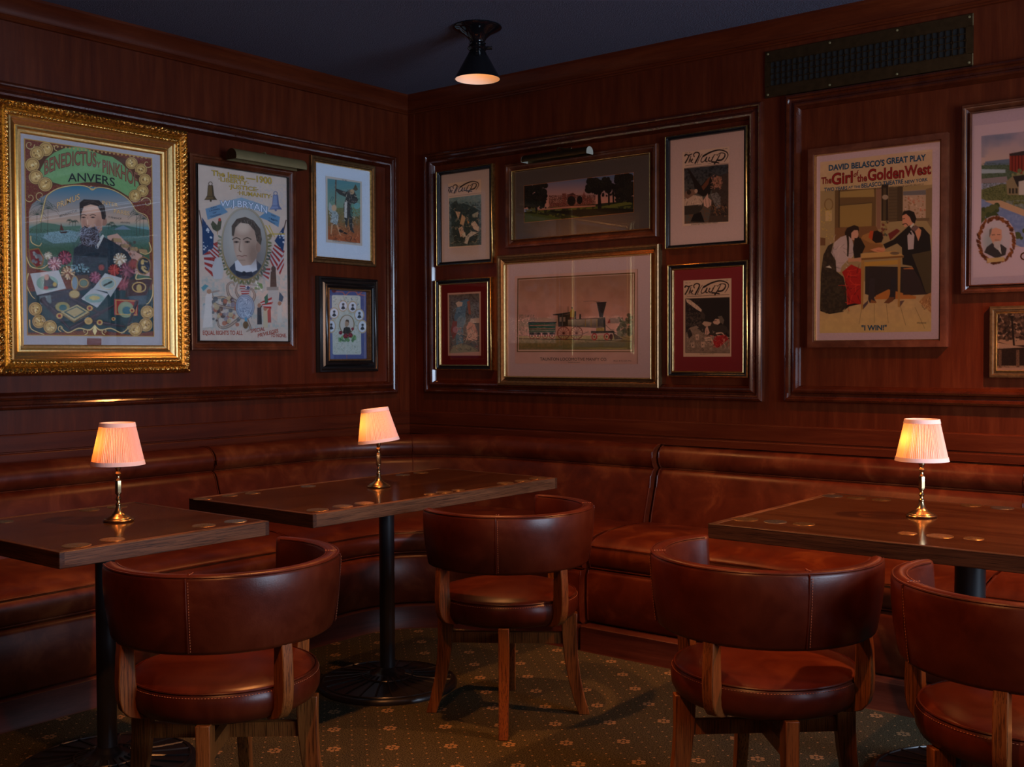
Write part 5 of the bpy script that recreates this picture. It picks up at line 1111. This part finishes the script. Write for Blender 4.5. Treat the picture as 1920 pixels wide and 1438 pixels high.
# slumped man behind
T(); A.P([(680,1330),(720,1260),(820,1220),(880,1300),(1000,1390),(1000,1440),(720,1440)],(170,124,70)); A.P([(850,1210),(920,1195),(990,1230),(1005,1300),(980,1360),(900,1370),(840,1320)],(40,24,20)); A.P([(820,1200),(870,1200),(850,1330),(800,1290)],(190,80,40)); A.P([(1070,1240),(1190,1170),(1240,1200),(1100,1330)],(120,44,40))
Bo(); A.P([(640,40),(760,100),(930,130),(900,170),(800,200),(640,240)],(150,106,60)); A.P([(560,40),(640,40),(700,150),(660,240),(570,240)],(40,30,24))
# gambler on the right
Bo(); A.P([(930,120),(1060,60),(1160,-30),(1260,-120),(1440,-100),(1530,0),(1550,260),(1550,760),(1470,740),(1400,560),(1300,400),(1180,380),(1170,160),(1110,110),(960,180)],(36,28,26)); A.P([(1300,250),(1540,200),(1550,760),(1480,740),(1420,560)],(84,70,46)); A.P([(1240,10),(1290,-60),(1330,0),(1320,180),(1250,190)],(190,176,180))
T(); A.P([(1265,1000),(1290,950),(1370,925),(1440,960),(1460,1060),(1420,1110),(1350,1130),(1300,1150),(1270,1100)],(206,150,124)); A.P([(1262,990),(1280,930),(1360,912),(1430,940),(1462,1030),(1440,1100),(1400,1080),(1370,1010),(1320,965)],(36,26,24)); A.L([(1275,1110),(1320,1100),(1345,1130)],(14,8),(40,26,24),1,True); A.L([(1270,1035),(1300,1030)],8,(40,26,24)); A.P([(1370,1140),(1420,1090),(1430,1110),(1390,1160)],(216,204,200)); A.P([(1430,1180),(1490,1150),(1530,1190),(1520,1260),(1490,1340),(1460,1260)],(206,150,120)); A.P([(1380,1170),(1450,1120),(1500,1150),(1440,1210)],(120,92,90)); A.P([(1360,1200),(1395,1220),(1400,1260),(1370,1240)],(24,18,18))
Bo(); A.P([(760,190),(870,160),(950,165),(960,200),(900,230),(820,215)],(206,146,110)); A.L([(850,200),(960,225)],12,(190,120,90))
# boots, table
A.P([(760,560),(830,560),(820,820),(850,870),(760,875),(740,830)],(60,50,54)); A.P([(780,830),(850,860),(840,878),(770,876)],(150,96,56)); A.P([(1030,560),(1100,560),(1090,820),(1010,880),(945,875),(1000,820),(1020,760)],(50,44,50)); A.P([(945,870),(1010,800),(1080,800),(1060,850),(1000,882)],(120,76,48))
A.P([(648,240),(1100,205),(1195,265),(1190,290),(650,320)],(196,160,100)); A.P([(650,300),(1195,265),(1195,290),(650,325)],(130,92,50)); A.P([(650,325),(690,322),(675,960),(650,958)],(176,136,76)); A.P([(1120,300),(1158,296),(1148,930),(1122,925)],(176,136,76)); A.P([(690,350),(1120,320),(1120,378),(690,405)],(190,150,70)); A.E(1080,235,60,20,(120,100,80)); A.P([(675,960),(740,880),(740,840),(675,900)],(90,70,80)); A.P([(1148,930),(1210,840),(1150,850)],(110,84,80)); A.P([(1395,860),(1470,770),(1550,740),(1550,1000)],(176,130,84)); A.strokes(20,(1420,790,1540,960),40,8,[(120,80,50),(206,170,120)],6)
BL=(40,100,150); DB=(14,24,40); RD=(176,34,34); DR=(60,10,14)
T(); A.text("DAVID BELASCO'S",246,368,1015,298,78,BL,DB,.05,.03,0,84); A.text('GREAT PLAY',1045,278,1580,226,82,BL,DB,.05,.03,0,84)
A.text('The',142,552,280,540,92,RD,DR,.05,.03); A.text('Girl',290,562,572,528,160,RD,DR,.045,.045); A.text('of',590,460,655,430,70,RD,DR,.05,.02); A.text('the',640,524,772,510,100,RD,DR,.05,.02); A.text('Golden',790,505,1285,462,160,RD,DR,.045,.045); A.text('West',1300,450,1655,410,150,RD,DR,.045,.045)
A.text('TWO YEARS',182,655,500,630,50,BL,DB,.04,.02); A.text('AT THE',518,616,682,604,34,BL,DB,.04,.02); A.text('BELASCO THEATRE',700,606,1275,545,60,BL,DB,.04,.02); A.text('NEW YORK',1300,550,1612,510,46,BL,DB,.04,.02); A.text('UNDER THE DIRECTION OF DAVID BELASCO',870,630,1560,566,24,(60,44,34))
Bo(); A.text('"I WIN!"',660,1228,980,1222,66,BL,DB,.04,.03); A.text('STROBRIDGE',1372,1140,1490,1140,20,(50,40,36)); A.gain=1.45; A.build('print',g,2.564-cx,2.160-z0,-.0095)

# ---- 12. lakeside town print, cut by the picture edge (right wall)
g,(cx,z0)=picture('large town print with a wreathed portrait, dark brown frame, cut by the right edge','R',3.180,4.30,1.548,2.321,.032,.030,(M_brown,M_brown),'step',matboard((234,216,240)),lip=.006)
x1r=4.20; wpx=(x1r-3.253)
A=Art([(1839.5,290-33),(1839.5+360,290-33-50),(1839.5,524),(1839.5+360,536)],wpx*.9,.60,(206,190,206),.0026)
# fit its homography from the wall itself: sheet spans x 3.225..4.10, z 2.22..1.62
X_a,X_b,Z_a,Z_b=3.225,4.14,2.235,1.615
def wallpx(x,z):
    d=Vector((x,-.0095,z))-Vector((4.6027,-4.76,1.31)); w_=d.dot(_f); return 960+2077.4*d.dot(_r)/w_, 719-2077.4*d.dot(_u)/w_
A=Art([wallpx(X_a,Z_a),wallpx(X_b,Z_a),wallpx(X_a,Z_b),wallpx(X_b,Z_b)],X_b-X_a,Z_a-Z_b,(206,190,206),.0024); A.fr(1800,180,3.9917)
m=A.mp([(160,300),(2600,40),(2600,1130),(160,1130)]); A.grad(m,300,560,(180,166,186),(206,184,176)); A.clip=np.clip(m,0,1); A.N(A.rectm(150,150,2600,460),.035,.75,3,(120,136,170))
A.P([(190,490),(370,470),(2600,380),(2600,560),(160,560)],(110,130,160)); A.P([(160,520),(2600,440),(2600,640),(160,640)],(96,116,100)); A.N(A.rectm(150,500,2600,640),.5,.7,4,(60,84,50)); A.P([(160,548),(340,550),(340,575),(160,580)],(170,190,214)); A.P([(160,620),(350,600),(360,650),(160,660)],(150,140,150)); A.P([(160,655),(400,645),(400,690),(160,700)],(160,170,200))
A.P([(160,700),(300,660),(2600,560),(2600,900),(420,860),(160,770)],(120,126,84)); A.N(A.rectm(170,650,2600,860),.6,.85,6,(60,72,40)); A.P([(370,430),(480,420),(2200,330),(2200,590),(480,590),(370,555)],(150,56,44)); [A.L([(x,430-(x-400)*.05),(x,560)],8,(96,30,26)) for x in range(390,2100,24)]; A.P([(370,432),(480,410),(2200,310),(2200,340),(372,450)],(60,50,54)); A.blobs(60,(380,560,900,600),14,[(110,120,80),(150,150,110)],1,5)
A.P([(345,640),(400,595),(480,600),(480,740),(355,740)],(150,136,110)); A.P([(395,600),(480,590),(560,640),(430,680)],(50,44,48)); [A.P([(x,690),(x+16,690),(x+16,730),(x,730)],(60,56,50)) for x in (365,390,415)]; A.P([(440,640),(620,600),(640,740),(440,740)],(196,190,190))
A.P([(160,770),(480,880),(2600,960),(2600,1140),(480,1140),(160,1000)],(120,140,190)); A.N(A.rectm(160,780,2600,1140),.2,.5,8,(160,176,210)); A.P([(180,785),(480,900),(2600,1000),(2600,960),(480,850),(300,780)],(196,166,140)); A.blobs(50,(160,820,280,960),20,[(70,84,50),(96,104,64)],1,9); A.blobs(70,(400,990,2400,1120),22,[(84,96,54),(110,120,70)],1,11); A.clip=None
A.E(270,1085,150,190,(206,190,206))
R_=random.Random(3)
for k in range(90):
    a=2*PI*k/90; A.E(270+132*math.cos(a)+R_.uniform(-8,8),1080+165*math.sin(a)+R_.uniform(-8,8),17,9,R_.choice([(120,66,34),(90,46,26),(150,90,44)]),1,math.degrees(a)+R_.uniform(30,80))
A.E(270,1075,104,140,(196,190,204)); A.E(240,1090,60,80,(150,170,180),.7,0,.9); A.P([(180,1170),(200,1130),(240,1100),(310,1110),(350,1140),(340,1190),(270,1215)],(64,60,66)); A.P([(255,1110),(300,1110),(310,1185),(285,1150)],(226,220,226)); A.P([(222,1050),(228,1000),(268,985),(310,1000),(314,1060),(296,1110),(250,1110)],(206,160,140)); A.P([(250,1090),(300,1085),(300,1130),(280,1150),(256,1130)],(190,186,190)); A.P([(218,1060),(220,1000),(240,985),(232,1030)],(120,110,110)); A.L([(240,1040),(260,1038)],5,(70,50,46)); A.L([(280,1038),(300,1038)],5,(70,50,46)); A.L([(262,1078),(292,1078)],(6,6),(150,120,110)); A.P([(200,1215),(330,1205),(335,1235),(205,1248)],(206,180,130))
A.text('C',452,1228,500,1226,60,(110,60,36),None,0,.05); A.gain=1.45; A.build('print',g,X_a-cx,Z_a-z0,-.0095)

# ---- 13. sepia photograph (right wall)
g,(cx,z0)=picture('small sepia photograph of porches under trees, rope-carved bronze frame','R',3.292,3.86,1.203,1.495,.028,.024,(M_bronze,M_gold),'bead',matboard((216,182,165)),lip=.004)
xa,xb,za,zb=3.318,3.834,1.469,1.229
A=Art([wallpx(xa,za),wallpx(xb,za),wallpx(xa,zb),wallpx(xb,zb)],xb-xa,za-zb,(206,164,136),.0018); A.fr(1480,160,2.3977)
A.N(A.rectm(900,1000,1600,1150),.09,.8,3,(70,46,34),.5); A.blobs(260,(930,1020,1060,1140),7,[(60,40,30),(96,66,50),(150,110,88)],.9,3); A.blobs(300,(1060,1020,1500,1090),8,[(60,40,30),(110,78,60),(170,130,106)],.8,5); A.L([(1000,1040),(1010,1170)],9,(50,34,26)); A.P([(1075,1100),(1400,1060),(1400,1180),(1075,1180)],(130,90,66)); A.P([(930,1150),(1000,1170),(1400,1150),(1400,1260),(930,1260)],(70,46,36)); A.P([(930,1155),(1010,1170),(1060,1178),(930,1185)],(206,170,146)); A.P([(1060,1180),(1200,1170),(1400,1165),(1400,1185),(1060,1190)],(206,170,146)); [A.P([(x,1190),(x+14,1190),(x+14,1270),(x,1270)],(160,116,90)) for x in (940,1020,1100,1180,1260)]; A.N(A.rectm(930,1180,1400,1270),.8,.6,6,(40,26,20)); A.P([(930,1270),(1400,1260),(1400,1300),(930,1300)],(206,170,150)); A.gain=1.45; A.build('print',g,xa-cx,za-z0,-.0095)
